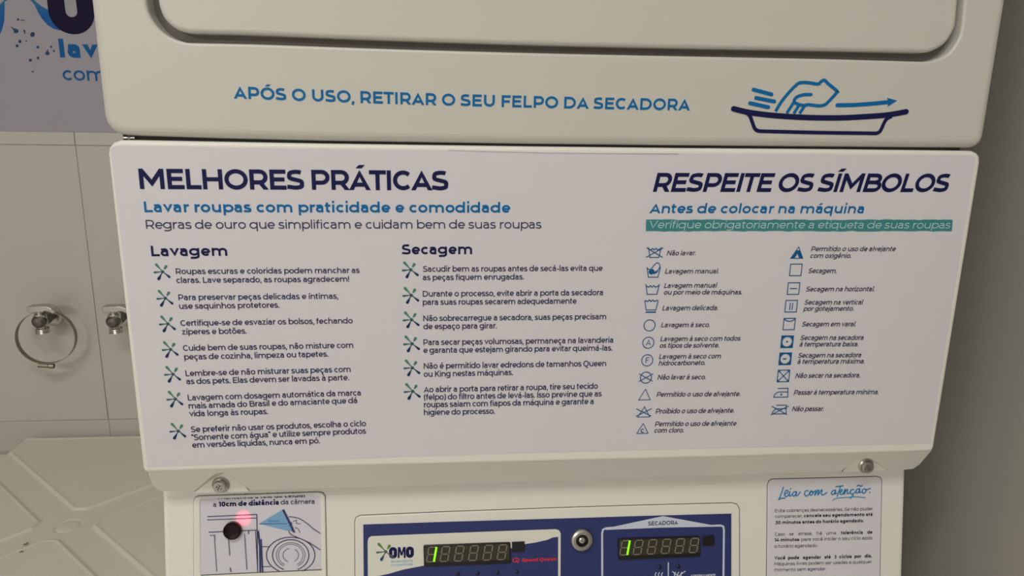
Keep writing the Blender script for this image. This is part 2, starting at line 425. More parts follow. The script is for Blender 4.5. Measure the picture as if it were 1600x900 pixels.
    if ch == 'f': A([(.2, 0), (.2, .8)] + E(.2 + .18, .8, .18, 1.05 - h - .8, 180, 80, 4)); A([(.02, X - h), (.46, X - h)]); return S_, .50
    if ch == 'g':
        rx = .53 - ls; A(E(.44, X / 2 + .02, rx, X / 2 - h - .02, 0, 360, 16), c=True); r = .44 + rx
        A([(r, X), (r, .0)] + E(.44, .0, rx, .27 - h, 0, -90, 4) + [(.28, -.26 + h), (.12, -.19)]); return S_, .97
    if ch == 'h' or ch == 'n':
        r = .96 - ls; A([(ls, 0), (ls, 1.05 if ch == 'h' else X)]); A([(ls, .3)] + E((ls + r) / 2, X * .56, (r - ls) / 2, X * .44 - h, 180, 0, 9) + [(r, 0)]); return S_, .96
    if ch == 'i': A([(ls, 0), (ls, X)]); A([(ls, .90), (ls, .90 + max(w * 1.05, .12))]); return S_, 2 * ls
    if ch == 'ı': A([(ls, 0), (ls, X)]); return S_, 2 * ls
    if ch == 'j': A([(ls, X), (ls, -.1)] + E(ls - .15, -.1, .15, .15 - h * .5, 0, -80, 4)); A([(ls, .90), (ls, .90 + max(w * 1.05, .12))]); return S_, 2 * ls
    if ch == 'k': A([(ls, 0), (ls, 1.05)]); A([(.76 - h, X), (ls, .24)], hc=True); A([(.38, .42), (.82 - h, 0)], hc=True); return S_, .84
    if ch == 'l': A([(ls, 0), (ls, 1.05)]); return S_, 2 * ls
    if ch == 'm':
        a = ls; b = .745; c = 1.49 - ls
        A([(a, 0), (a, X)])
        for l, r in ((a, b), (b, c)): A([(l, .3)] + E((l + r) / 2, X * .58, (r - l) / 2, X * .42 - h, 180, 0, 8) + [(r, 0)])
        return S_, 1.49
    if ch == 'o': A(E(.455, X / 2, .40 - h, X / 2 - h + .005, 0, 360, 18), c=True); return S_, .91
    if ch == 'r': A([(ls, 0), (ls, X)]); A([(ls, .34)] + E(.50, X * .52, .50 - ls, X * .48 - h, 180, 90, 5) + [(.54, X - h)]); return S_, .57
    if ch == 's':
        l = .06 + h; r = .65 - h; t = X - h
        A(cat([(r - .02, X - .14), (.46, t), (.34, t), (.17, t - .03), (l, .56), (.17, .43), (.36, .38), (.56, .31), (r, .2), (.54, B + .03), (.35, B), (.2, B + .015), (.05, .12)], 2)); return S_, .71
    if ch == 't': A([(.2, .94), (.2, .2)] + E(.2 + .17, .2, .17, .2 - h, 180, 285, 4)); A([(.02, X - h), (.47, X - h)]); return S_, .55
    if ch == 'u': r = .95 - ls; A([(r, 0), (r, X)]); A([(ls, X), (ls, X * .44)] + E((ls + r) / 2, X * .44, (r - ls) / 2, X * .44 - h, 180, 360, 9)); return S_, .95
    if ch == 'v': A([(.01 + h, X), (.40, h * 1.6), (.79 - h, X)], hc=True); return S_, .80
    if ch == 'w': A([(.01 + h, X), (.36, h * 1.6), (.645, X - 1.6 * h), (.93, h * 1.6), (1.28 - h, X)], hc=True); return S_, 1.29
    if ch == 'x': A([(.04 + h, X), (.75 - h, 0)], hc=True); A([(.75 - h, X), (.04 + h, 0)], hc=True); return S_, .79
    if ch == 'y': A([(.01 + h, X), (.42, .03)], hc=True); A([(.79 - h, X), (.42, -.08), (.3, -.24), (.1, -.22)]); return S_, .80
    if ch == 'z': A([(.07, X - h), (.62 - h, X - h), (.1, B), (.68, B)]); return S_, .74
    if ch == '.': A([(.15, 0), (.15, max(w * 1.1, .13))]); return S_, .30
    if ch == ',': A([(.17, .12), (.15, 0), (.09, -.16)]); return S_, .30
    if ch == ':': A([(.15, 0), (.15, w * 1.1)]); A([(.15, .5), (.15, .5 + w * 1.1)]); return S_, .30
    if ch == '-': A([(.08, .34), (.46, .34)]); return S_, .54
    if ch == '!': A([(.16, .3), (.16, 1)]); A([(.16, 0), (.16, w)]); return S_, .34
    if ch == '(': A(E(.5, .42, .38, .68, 125, 235, 6)); return S_, .45
    if ch == ')': A(E(-.05, .42, .38, .68, 55, -55, 6)); return S_, .45
    if ch in '“”': A([(.12, 1.02), (.10, .76)]); A([(.32, 1.02), (.30, .76)]); return S_, .44
    if ch == '0': A(E(.47, .5, .40 - h, .5 - h, 0, 360, 18), c=True); return S_, .94
    if ch == '1': A([(.02, T), (.3, T), (.3, 0)]); return S_, .52
    if ch == '2': A(cat([(.06, .84), (.3, T), (.55, T - .05), (.64, .72), (.5, .45), (.08, B)], 4)); A([(.06, B), (.74, B)]); return S_, .82
    if ch == '3': A([(.1, T), (.64, T), (.36, .58)]); A(cat([(.36, .58), (.6, .5), (.68, .3), (.55, .09), (.3, B), (.04, .12)], 4)); return S_, .82
    if ch == '4': A([(.58, 1), (.08, .28), (.86, .28)]); A([(.62, 0), (.62, .5)]); return S_, .95
    return [], .5
def text(ink, string, p0, p1, capx, w=0.16, shear=0.0, bow=0.0, track=-.03):
    """print a line whose baseline runs from picture point p0 to p1 on the ink's plane"""
    pl = ink.pl; a = Vector(pl.P(*p0)); b = Vector(pl.P(*p1)); mid = ((p0[0] + p1[0]) / 2, (p0[1] + p1[1]) / 2)
    H = capx * pl.px(*mid); L = (b - a).length; d = (b - a) / L; n = Vector((-d.y, d.x))
    items = []; x = 0
    for ch in string:
        st, adv = glyph(ch, w); items.append((x, st)); x += adv + track
    xs = [q[0] + x0 for x0, st in items for pts, c, hc in st for q in pts]
    lo = min(xs) - w / 2; hi = max(xs) + w / 2
    sx = L / H / (hi - lo)
    for x0, st in items:
        for pts, c, hc in st:
            vs, fs = ribbon([((q[0] + x0 - lo) * sx, q[1]) for q in pts], w, c, hc)
            out = []
            for (vx, vy) in vs:
                t = vx * H / L; e = -bow * pl.px(*mid) * 4 * t * (1 - t)
                q = a + d * (vx * H + vy * H * shear) + n * (vy * H + e); out.append((q.x, q.y))
            ink.raw(out, fs)

# ================================================================== THE SETTING
def structure(o): o['kind'] = 'structure'; return o
XR = 0.43; XL = -3.2; YF = -5.0; ZC = 2.7
b = MB(); b.box(XL, XR, YF, WALL_Y + .1, -0.08, 0.0); floor = structure(b.obj('floor', M['floor']))
b = MB(); b.box(XL, XR, YF, WALL_Y + .1, ZC, ZC + .08); structure(b.obj('ceiling', M['ceiling']))
b = MB(); b.box(XL - .1, XR + .1, WALL_Y + .0016, WALL_Y + .12, 0, ZC); wall_back = structure(b.obj('wall_back', M['grout']))
b = MB(); b.box(XR, XR + .1, YF, WALL_Y + .005, 0, ZC); structure(b.obj('wall_right', M['rightwall']))
b = MB(); b.box(XL - .1, XL, YF, WALL_Y + .005, 0, ZC); structure(b.obj('wall_left', M['plaster']))
b = MB(); b.box(XL - .1, XR + .1, YF - .1, YF, 0, ZC); structure(b.obj('wall_front', M['plaster']))
# wall tiles, one by one
seam_x = (W.P(145, 450)[0] + W.P(165, 620)[0]) / 2; row_z = Z0 + W.P(200, 655)[1]; TW = 0.345; TH = (Z0 + W.P(100, 227)[1]) - row_z
tile_mesh = None
zr = [row_z + k * TH for k in range(-2, 6)]
for i in range(-8, 4):
    for k in range(-2, 5):
        x0, x1 = seam_x + i * TW + .0006, seam_x + (i + 1) * TW - .0006
        z0, z1 = row_z + k * TH + .0005, row_z + (k + 1) * TH - .0005
        x0, x1, z0, z1 = max(x0, XL + .001), min(x1, XR - .001), max(z0, .002), min(z1, ZC - .002)
        if x1 - x0 < .03 or z1 - z0 < .03: continue
        b = MB(); pl = Plane((0, WALL_Y, 0), (1, 0, 0), (0, 0, 1))
        b.slab(pl, [(x0, z0), (x1, z0), (x1, z1), (x0, z1)], .0015, .0008, 2); b.obj('wall_tile', M['tile'], wall_back)

# ceiling lamps
for lx, yy, lab in ((-0.55, -1.05, 'long white ceiling light panel nearest the tiled wall'), (-2.0, -3.9, 'long white ceiling light panel farther from the tiled wall')):
    e = empty('ceiling_lamp', (lx, yy, ZC), lab, 'lamp', 'ceiling lights')
    b = MB(); b.box(lx - .62, lx + .62, yy - .17, yy + .17, ZC - .045, ZC - .001); b.obj('lamp_housing', M['cover'], e)
    b = MB(); b.box(lx - .6, lx + .6, yy - .15, yy + .15, ZC - .05, ZC - .0452); b.obj('lamp_diffuser', M['lampface'], e)

# ================================================================== THE STACKED LAUNDRY MACHINE
tower = empty('stacked_laundry_machine', (0, .35, 0), 'tall white stacked washer and dryer with a blue-lettered instruction sheet and blue control panel', 'laundry machine')
ZT = Z0 + .55
# ---- dryer cabinet with the door opening
X = .3425
bottom_px = [(195, 212.5), (340, 217), (500, 220.8), (820, 225.6), (1050, 228), (1280, 229.8), (1440, 231.2), (1520, 231.6)]
bp = PP(F, bottom_px); zl = F.P(195, 212.5)[1]; zrr = F.P(1520, 231.6)[1]
out = [(-X, .55), (-X, zl + .014), (-X + .0012, zl + .009), (-X + .0045, zl + .0042), (-X + .009, zl + .0012)] + bp + [(X - .005, zrr + .0012), (X - .0015, zrr + .0045), (X, zrr + .0095), (X, .55)]
# smooth the joint: clamp the first bottom points right of the corner
out = [p for i, p in enumerate(out)]
out = [p for p in out if not (p in bp and (p[0] < -X + .0095 or p[0] > X - .0055))]
hole_px = [(228, 0), (231.5, 18), (239, 33), (251, 47.5), (268, 59), (287, 65.3), (305, 67), (400, 69), (600, 76), (800, 81.8), (1000, 86.4), (1280, 91.8), (1420, 95.6), (1448, 95.8), (1466, 92), (1484, 81.5), (1497, 64), (1503, 46), (1505.5, 24), (1508, 0)]
hp = PP(F, cat(hole_px, 3)); hl = hp[0][0]; hr = hp[-1][0]
hole = [(hl, .45)] + hp + [(hr, .45)]
b = MB(); b.slab(F, out, .024, .007, 6, holes=[hole], hole_depth=.024, hole_r=.0022)
dryer = b.obj('dryer_front', M['paint'], tower)
zb = Z0 + zl - .0
b = MB(); b.box(-X + .002, X - .002, .0245, .70, Z0 + F.P(1520, 231)[1] + .012, ZT - .001); b.obj('dryer_cabinet', M['paint'], tower)
door_px = [(245, 0), (247.5, 12), (254, 27), (264, 38.5), (277, 47), (292, 51), (308, 52), (400, 54.5), (600, 62.5), (800, 69), (1000, 74), (1280, 79.2), (1420, 82), (1446, 82.3), (1462, 78.5), (1480, 67.5), (1492, 50), (1496.5, 37), (1498, 20), (1500, 0)]
dp = PP(F, cat(door_px, 3))
b = MB(); b.slab(F, [(dp[0][0], .442)] + dp + [(dp[-1][0], .442)], .020, .0035, 5, off=-.001); b.obj('dryer_door', M['paint'], tower)
# grey ring painting the door's overhang shade at the bottom of the channel
b = MB(); ring = inset(ccw(hole), -.002); inner = inset(ccw([(dp[0][0], .442)] + dp + [(dp[-1][0], .442)]), .004)
b.slab(F, ring, .001, .0003, 1, holes=[inner], off=-.0145); b.obj('channel_shade_ring', M['channel_shade'], tower)
# small plated clip in the gap below the dryer
b = MB(); q = F.P(199, 215.5); b.lathe((q[0], -.001 + .004, Z0 + q[1]), (1, 0, 0), [(0.0001, -.004), (.0007, -.0038), (.0007, -.001), (.0011, 0), (.0006, .001), (.0008, .004), (.0001, .0042)], 12)
b.obj('hinge_pin', M['chrome'], tower)
# lettering on the dryer
k = Ink(F, .0003); text(k, 'APÓS O USO, RETIRAR O SEU FELPO DA SECADORA', (365.5, 153.8), (1077.8, 172.6), 18.5, .205, bow=2.4)
k.obj('slogan_lettering', M['blue'], dryer, 'blue capital lettering across the dryer')
Zi = lambda x, y: (1120 + x / 5.0, 90 + y / 5.0)
k = Ink(F, .0003)
k.px([Zi(*p) for p in [(130, 400), (250, 428), (440, 452), (700, 468), (950, 471), (1150, 462), (1330, 448), (1478, 423)]], 7.4, smooth=True, cap=True)
k.px([Zi(*p) for p in [(150, 407), (225, 430), (258, 458), (276, 505), (291, 545), (303, 562), (322, 572), (350, 575), (420, 577), (800, 586), (1180, 591), (1235, 592), (1258, 587), (1275, 574), (1290, 545), (1308, 505), (1328, 478), (1365, 458)]], 5.0, smooth=True, n=4)
k.obj('tray_drawing', M['navy'], dryer, 'navy outline drawing of a lint tray')
k = Ink(F, .0003)
k.px([Zi(*p) for p in [(458, 420), (500, 350), (560, 275), (625, 210), (660, 195), (720, 197), (790, 207), (808, 192), (838, 176), (870, 205), (938, 262), (930, 280), (880, 335), (840, 370), (790, 377), (720, 368), (690, 372)]], 4.4, smooth=True, n=3)
k.px([Zi(*p) for p in [(735, 289), (680, 290), (630, 305), (605, 330), (608, 352), (660, 372), (700, 372)]], 4.4, smooth=True, cap=True)
for p, q in (((600, 350), (545, 435)), ((640, 375), (600, 437)), ((685, 378), (645, 437))): k.px([Zi(*p), Zi(*q)], 4.2)
for p, q in (((285, 250), (427, 288)), ((305, 315), (448, 343)), ((258, 356), (402, 388))): k.px([Zi(*p), Zi(*q)], 5.2, cap=True)
k.obj('hand_drawing', M['blue'], dryer, 'blue outline drawing of a sweeping hand')
k = Ink(F, .0003)
k.px([Zi(*p) for p in [(940, 372), (1060, 370), (1200, 361), (1345, 347)]], 5.4, smooth=True, cap=True)
k.polypx([Zi(*p) for p in [(1328, 314), (1408, 335), (1333, 384), (1340, 348)]])
k.obj('arrow_drawing', M['blue'], dryer, 'blue arrow pointing right')

# ---- cover panel between dryer and console
XP = .3415
top_px = [(196, 219), (340, 221.7), (500, 224.6), (820, 229), (1050, 231.6), (1280, 233.3), (1440, 235), (1512, 236)]
bot_px = [(1452, 706.5), (1400, 708.5), (1200, 713.5), (1000, 719), (800, 723.8), (610, 728.3), (410, 733.2), (300, 736.8), (232, 739)]
tp = PP(F, top_px); bt = PP(F, bot_px); zt0, zt1 = tp[0][1], tp[-1][1]
po = [(-XP, bt[-1][1] + .004)] + [(-XP, zt0 - .010), (-XP + .0012, zt0 - .0055), (-XP + .0045, zt0 - .002), (-XP + .009, zt0 - .0003)] + [p for p in tp if abs(p[0]) < XP - .0095] + \
     [(XP - .008, zt1 + .0), (XP - .0035, zt1 - .0018), (XP - .001, zt1 - .0045), (XP, zt1 - .009)] + [(XP, bt[0][1] + .004), (XP - .001, bt[0][1] + .001)] + [p for p in bt if abs(p[0]) < XP - .002] + [(-XP + .001, bt[-1][1] + .001)]
b = MB(); b.slab(F, po, .020, .0030, 6)
# chamfer under the panel, with two screw pockets cut in its lower edge
def pk(pts): return PP(CH, pts)
ch_bot = [(244, 770.5), (252, 772.8), (303, 773.6), (312, 766), (330, 750), (338, 745.5), (346, 744), (354, 745.5), (362, 751), (380, 764), (389, 771.3),
          (510, 768.3), (610, 765.4), (800, 758.8), (1000, 752), (1180, 746), (1317, 741.6), (1325, 734), (1338, 723.5), (1345, 720.5), (1352, 719.8), (1359, 720.8), (1366, 724.5), (1380, 734), (1388, 739.6), (1415, 738.8), (1429, 737.5)]
ch_out = ch_bot + [(1440, 730), (1459, 708), (1457, 706.5), (1200, 713.5), (1000, 719), (800, 723.8), (610, 728.3), (410, 733.2), (300, 736.8), (228, 739), (236, 762)]
b.slab(CH, pk(ch_out), .003, .0012, 3, off=-.0028)
cover = b.obj('cover_panel', M['cover'], tower)
YB = .0215
for i0, i1, sc in ((2, 10, (345, 757)), (16, 24, (1352.5, 727.5))):
    rim = pk(ch_bot[i0:i1 + 1]); b = MB()
    f3 = [CH.to(u, v, -.0034) for u, v in rim]; bk = [Vector((p.x, YB, p.z)) for p in f3]
    n = len(f3)
    b.add(f3 + bk, [(j, j + 1, n + j + 1, n + j) for j in range(n - 1)], True)
    b.add(bk, [tuple(range(n))]); b.obj('screw_pocket', M['cover'], tower)
    pb = Plane((0, YB, Z0), (1, 0, 0), (0, 0, 1)); q = pb.P(*sc)
    o = Vector((q[0], YB, Z0 + q[1])); b = MB()
    b.lathe(o, (0, -1, 0), [(.0072, 0), (.0072, .0012), (.0062, .002), (.0056, .002), (.0056, .0044), (.0048, .0054), (.0024, .0056), (.0022, .0040), (.0001, .0040)], 6 * 4)
    for a in (0, 90):
        c_, s_ = math.cos(math.radians(a + 20)), math.sin(math.radians(a + 20))
        b.add([o + Vector((c_ * x - s_ * z, -.0061 if y else -.003, s_ * x + c_ * z)) for x, z, y in ((-.0035, -.0006, 1), (.0035, -.0006, 1), (.0035, .0006, 1), (-.0035, .0006, 1))], [(0, 1, 2, 3)])
    b.obj('cover_screw', M['chromedull'], cover, 'chrome screw head')
# body behind the cover, near-black strip standing in for the shade inside the gap
b = MB(); b.box(-XP + .002, XP - .002, .0335, .70, Z0 - .3222, Z0 + F.P(800, 228)[1] + .003); b.obj('middle_cabinet', M['cover'], tower)
b = MB(); b.box(-XP + .010, XP - .016, .0055, .0203, Z0 + F.P(1500, 238)[1] - .002, Z0 + F.P(300, 214)[1] + .004); b.obj('gap_shade_strip', M['gap'], tower)

# ---- the instruction sheet
st_px_top = [(176, 229.5), (184, 227.5), (240, 228.3), (340, 230.3), (500, 232.8), (820, 237), (1050, 239.8), (1280, 241), (1440, 242.5), (1518, 243.5), (1524, 247)]
st_px_bot = [(1453.5, 693), (1300, 696), (1200, 698.3), (1000, 703), (800, 708), (610, 714.3), (410, 722.5), (300, 727), (231, 729.5)]
so = PP(F, [(173, 235)] + st_px_top + st_px_bot, .0)
b = MB(); b.slab(F, so, .0002, .0001, 1, off=.0003); sheet = b.obj('instruction_sheet', M['sticker'], tower, 'lilac-white printed vinyl sheet')
def bullet(cx, cy, sc=13.0, pl=F, ink=None, m='bullet', parent=None, name='bullet_splash', h=.0006):
    k = ink or Ink(pl, h); ox, oy = cx - 0, cy + 0
    A_ = [(-10.2, -11.5, 4.2), (6.6, -8.6, 4.4), (-13, 1.8, 3.2), (-6.0, 13.0, 4.6), (12.4, 9.6, 3.8)]
    c = (0.8, 0.4)
    for x, y, wd in A_:
        n = 7; pts = []; ws = []
        for i in range(n + 1):
            t = i / n; pts.append((ox + (c[0] + (x - c[0]) * t) * sc / 13, oy + (c[1] + (y - c[1]) * t) * sc / 13))
            ws.append((1.5 + (wd - 1.5) * max(0, (t - .35) / .5) if t < .86 else wd * (1.0 if t < .93 else .55)) * sc / 13 * pl.pxh(ox, oy))
        if (x, y) == (6.6, -8.6): pts, ws = pts[3:], ws[3:]
        k.raw(*ribbon(PP(pl, pts), 1, wds=ws))
    for x, y, wd in A_: k.discpx(ox + x * .93 * sc / 13, oy + y * .93 * sc / 13, wd * .52 * sc / 13)
    k.discpx(ox + c[0], oy + c[1], 2.6 * sc / 13)
    if not ink: return k.obj(name, M[m], parent)
def lines(name, m, parent, rows, cap, w, shear=0.0, pl=F, h=.0006, label=None, track=-.03):
    k = Ink(pl, h)
    for r in rows: text(k, r[0], (r[1], r[2]), (r[3], r[4]), r[5] if len(r) > 5 else cap, w, shear, track=track)
    return k.obj(name, M[m], parent, label)
lines('title_lettering', 'navy', sheet, [('MELHORES PRÁTICAS', 219.2, 295.2, 700.6, 297.4)], 31, .205, label='large navy upright title', track=-.1)
lines('subtitle_lettering', 'blue', sheet, [('Lavar roupas com praticidade e comodidade', 226.2, 331.4, 797.6, 332.2)], 16.3, .2, label='blue subtitle lettering')
lines('subtitle_lettering', 'regras', sheet, [('Regras de ouro que simplificam e cuidam bem de suas roupas', 229.0, 357.4, 845.6, 356.9)], 13.6, .125, label='thin slate subtitle lettering')
lines('column_heading_lettering', 'navy', sheet, [('Lavagem', 237.2, 400.2, 355.8, 399.4)], 16.2, .2)
lines('column_heading_lettering', 'navy', sheet, [('Secagem', 626.6, 397.3, 737.6, 396.8)], 15.6, .2)
para = [
 (253.7, 423.7, [('Roupas escuras e coloridas podem manchar as', 275.5, 428.2, 562, 426.3), ('claras. Lave separado, as roupas agradecem!', 276.2, 442, 545.5, 440)]),
 (258, 465, [('Para preservar peças delicadas e íntimas,', 279.5, 468.8, 528.7, 466.6), ('use saquinhos protetores.', 280.7, 482.5, 437, 480.5)]),
 (262, 505, [('Certifique-se de esvaziar os bolsos, fechando', 282.7, 509, 551.2, 505), ('zíperes e botões.', 284.7, 522.5, 385.7, 521)]),
 (266.2, 545, [('Cuide bem de suas roupas, não misture com', 286.7, 548, 552, 543.2), ('peças de cozinha, limpeza ou tapetes.', 288.5, 561.7, 513, 557)]),
 (270, 583.7, [('Lembre-se de não misturar suas peças com', 290.7, 587.5, 548, 580.8), ('as dos pets. Elas devem ser lavadas à parte.', 291.7, 600, 545.5, 593.7)]),
 (273.7, 622.5, [('Lavagem com dosagem automática da marca', 294.2, 625.5, 563.7, 617.5), ('mais amada do Brasil e do amaciante que dá', 295.5, 638.2, 558, 629.5), ('vida longa às roupas.', 296.5, 650.5, 419, 646.7)]),
 (278.2, 672.5, [('Se preferir não usar os produtos, escolha o ciclo', 298.7, 675, 572, 665.5), ('“Somente com água” e utilize sempre produtos', 300, 687.6, 572, 677.2), ('em versões líquidas, nunca em pó.', 301.2, 699.3, 500, 692.3)]),
 (641.2, 420.7, [('Sacudir bem as roupas antes de secá-las evita que', 660.5, 424.5, 941.2, 423), ('as peças fiquem enrugadas.', 660.5, 437.7, 818.2, 436.5)]),
 (642, 460.5, [('Durante o processo, evite abrir a porta da secadora', 660.7, 463.3, 941.7, 461), ('para suas roupas secarem adequedamente', 660.7, 476.2, 900.7, 474.2)]),
 (642.5, 498.7, [('Não sobrecarregue a secadora, suas peças precisam', 661.5, 501.6, 946.7, 498.6), ('de espaço para girar.', 661.5, 514.2, 776.2, 512.8)]),
 (643.2, 536.2, [('Para secar peças volumosas, permaneça na lavanderia', 661.7, 539, 957.5, 535.2), ('e garanta que estejam girando para evitar queimá-las.', 661.7, 551.4, 956.2, 547.5)]),
 (643.7, 573.7, [('Não é permitido lavar edredons de tamanhos Queen', 662.2, 576, 946.7, 571.7), ('ou King nestas máquinas.', 662.2, 588.7, 801.2, 585.7)]),
 (644.2, 610.5, [('Ao abrir a porta para retirar a roupa, tire seu tecido', 662.2, 612.8, 933.7, 607), ('(felpo) do filtro antes de levá-las. Isso previne que as', 662.5, 624.6, 939.5, 619), ('roupas saiam com fiapos da máquina e garante a', 662.5, 636.3, 927, 631), ('higiene do processo.', 662.5, 648.4, 773, 646.2)]),
]
for cx, cy, rows in para:
    bullet(cx, cy, 12.6, parent=sheet)
    lines('paragraph_lettering', 'body', sheet, rows, 9.0, .155)
SH = .2
lines('title_lettering', 'navy', sheet, [('RESPEITE OS SÍMBOLOS', 1019.6, 299.6, 1478.5, 300.0)], 28.8, .205, SH, label='large navy slanted title', track=-.1)
lines('subtitle_lettering', 'blue', sheet, [('Antes de colocar na máquina', 1014.0, 333.0, 1348.2, 333.3)], 15.0, .19, .1, label='blue subtitle lettering')
# hand-brushed teal band
rough = lambda y, x0, x1, n, a: [(x0 + (x1 - x0) * i / n, y + random.uniform(-a, a)) for i in range(n + 1)]
k = Ink(F, .0006); k.polypx([(1009.2, 343)] + rough(343.2, 1015, 1482, 60, .7) + [(1488, 343.4), (1486.5, 361)] + rough(361, 1480, 1014, 60, .7) + [(1008.6, 361)])
k.obj('highlight_band', M['teal'], sheet, 'teal brushed band behind pale lettering')
lines('highlight_lettering', 'tealtext', sheet, [('Verifique obrigatoriamente a etiqueta de suas roupas', 1013.0, 356.6, 1482.8, 356.8)], 11.6, .115, .12, h=.0008, label='pale lettering on the teal band')
sym = [
 [('Não lavar.', 1041.4, 399, 1086.2, 398.7)], [('Lavagem manual.', 1038.6, 427.5, 1122, 427)],
 [('Lavagem manual', 1037, 449.8, 1118.6, 449.2), ('ou por meio de máquinas.', 1036.4, 460.2, 1158.4, 459.8)],
 [('Lavagem delicada.', 1034.4, 484.8, 1121, 484.3)], [('Lavagem à seco.', 1032.5, 511.2, 1108, 510.8)],
 [('Lavagem à seco com todos', 1031.3, 533.1, 1155.8, 532), ('os tipos de solvente.', 1029.8, 543.3, 1122.5, 542.8)],
 [('Lavagem à seco com', 1029.2, 560.6, 1125.2, 559.7), ('hidrocarboneto.', 1028.5, 570.9, 1101, 570)],
 [('Não lavar à seco.', 1026.9, 592.9, 1101.8, 592.4)], [('Permitido o uso de alvejante.', 1025.4, 619.7, 1155.6, 618.6)],
 [('Proibido o uso de alvejante.', 1023.9, 645.8, 1146, 644.6)],
 [('Permitido o uso de alvejante', 1022.8, 665.8, 1149.5, 664.7), ('com cloro.', 1021.6, 675.8, 1067.2, 675.3)],
 [('Permitido o uso de alvejante', 1266.4, 392.4, 1398, 392.4), ('com oxigênio.', 1264.8, 403, 1328.8, 403)],
 [('Secagem.', 1261.7, 426.6, 1306, 426.6)], [('Secagem na horizontal.', 1258, 455.3, 1365, 454.9)],
 [('Secagem na vertical', 1255.6, 475.9, 1346.4, 475.6), ('por gotejamento.', 1254.6, 485.8, 1332.6, 485.5)],
 [('Secagem em varal.', 1251.6, 510, 1336, 509.7)],
 [('Secagem na secadora', 1249.2, 531.2, 1347.6, 530.8), ('à temperatura baixa.', 1248, 541.3, 1340, 541)],
 [('Secagem na secadora', 1245.6, 558.8, 1343.8, 558), ('à temperatura máxima.', 1244.8, 568.4, 1349.8, 567.7)],
 [('Não secar na secadora.', 1242, 590.4, 1342.8, 589.5)], [('Passar à temperatura mínima.', 1239.4, 616.7, 1371.5, 615.7)],
 [('Não passar.', 1236.8, 642.3, 1286, 641.9)]]
for rows in sym: lines('symbol_caption', 'body2', sheet, rows, 7.6, .165, SH)
# care symbols: drawn on the sheet plane in millimetres around their centre
class Sym:
    def __init__(s, x, y, wpx=18, m='icon'):
        s.k = Ink(F, .0006); s.c = F.P(x, y); s.u = F.pxh(x, y); s.m = m; s.uv = F.px(x, y)
    def t(s, p): return (s.c[0] + p[0] * s.u, s.c[1] + p[1] * s.uv)
    def l(s, pts, w=1.35, closed=False): s.k.stroke([s.t(p) for p in pts], w * s.u, closed); return s
    def p(s, pts): s.k.poly([s.t(p) for p in pts]); return s
    def o(s): return s.k.obj('care_symbol', M[s.m], sheet)
def basin(s, hw=10, t=8, b=-8, wave=5.5, wv=True):
    s.l([(-hw, t), (-hw + 3, b), (hw - 3, b), (hw, t)])
    if wv: s.l(cat([(-hw + 1, wave), (-6, wave - 1.8), (-3.5, wave + .6), (-1, wave - 1.8), (2, wave + .6), (4.5, wave - 1.8), (hw - 1, wave + .4)], 3), 1.5)
    return s
cross = [((-13, 7), (13, -8)), ((13, 7), (-13, -8))]
s = basin(Sym(1022.5, 394)); [s.l(c) for c in cross]; s.o()
s = basin(Sym(1020.7, 424.8), 10.5, 7.6, -8, wv=False); s.l(cat([(-9.5, 5), (-5, 4)], 3)); s.p(ell(-3, .5, 4.6, 4.4, 0, 360, 14)[:-1]); s.p(cat([(-4, 3), (1, 1), (4, 1.5), (8, 4.5), (6, -.5), (0, -3)], 3, True)); s.l(cat([(-4, 4), (-1, 9), (4, 14), (8, 13), (9.5, 8), (7.5, 4)], 4)); s.o()
basin(Sym(1019, 451.6), 10.6, 8, -8, 5).o()
s = basin(Sym(1017.2, 477), 10.6, 8, -7, 8); s.l([(-8, -10.4), (8, -10.4)], 2.2).o()
Sym(1014.6, 508.2).l(ell(0, 0, 8.7, 8.7, 0, 360, 28), closed=True).o()
s = Sym(1012.7, 535.2).l(ell(0, 0, 8.7, 8.7, 0, 360, 28), closed=True); s.l([(-3.2, -4.2), (0.3, 4.4), (3.6, -4.2)], 1.1); s.l([(-2, -1.5), (2.6, -1.5)], 1.0); s.o()
s = Sym(1011, 562.7).l(ell(0, 0, 8.7, 8.7, 0, 360, 28), closed=True); s.l([(-2.2, -4.4), (-1.6, 4.2), (3.2, 4.2)], 1.2); s.l([(-2, .2), (2.4, .2)], 1.1); s.o()
s = Sym(1009, 589.7).l(ell(0, 0, 8.7, 8.7, 0, 360, 28), closed=True); s.l([(-11, 6), (11, -6)]); s.l([(11, 6), (-11, -6)]); s.o()
Sym(1007.4, 616.4).l([(-9.3, -8), (8.7, -8), (.4, 8.6)], closed=True).o()
s = Sym(1006, 643.6).l([(-9.6, -7.6), (9.4, -7.6), (.3, 8.2)], closed=True); s.l([(-12.4, 5.5), (11.6, -6.4)]); s.l([(12, 5.5), (-12.4, -6.4)]); s.o()
s = Sym(1004, 669.4).l([(-9, -7.4), (8.7, -7.4), (.3, 8)], closed=True); s.l(ell(0, -3.2, 2.5, 2.5, 45, 315, 8), 1.4); s.o()
s = Sym(1245.4, 395).l([(-9.8, -8.4), (9.4, -8.4), (1.2, 9.4)], closed=True); s.p([(-9.6, -8.3), (-3.6, -8.3), (-.4, -.6), (3.8, -8.3), (9.3, -8.3), (4.6, 1.8), (1.2, 9.2)][0:2] + [(.2, -1.2), (3.8, -8.3), (9.3, -8.3), (3.4, 4.0), (-2.4, 4.2)]); s.o()
def square(x, y, hw=9.0): return Sym(x, y).l([(-hw, -hw), (hw, -hw), (hw, hw), (-hw, hw)], 1.4, True)
square(1243.0, 421.5).o()
square(1239.4, 450.6).l([(-5.6, 0), (5.6, 0)], 1.4).o()
square(1235.7, 478.2).l([(-1.8, -5.8), (-1.8, 5.4)], 1.4).l([(2, -5.8), (2, 5.4)], 1.4).o()
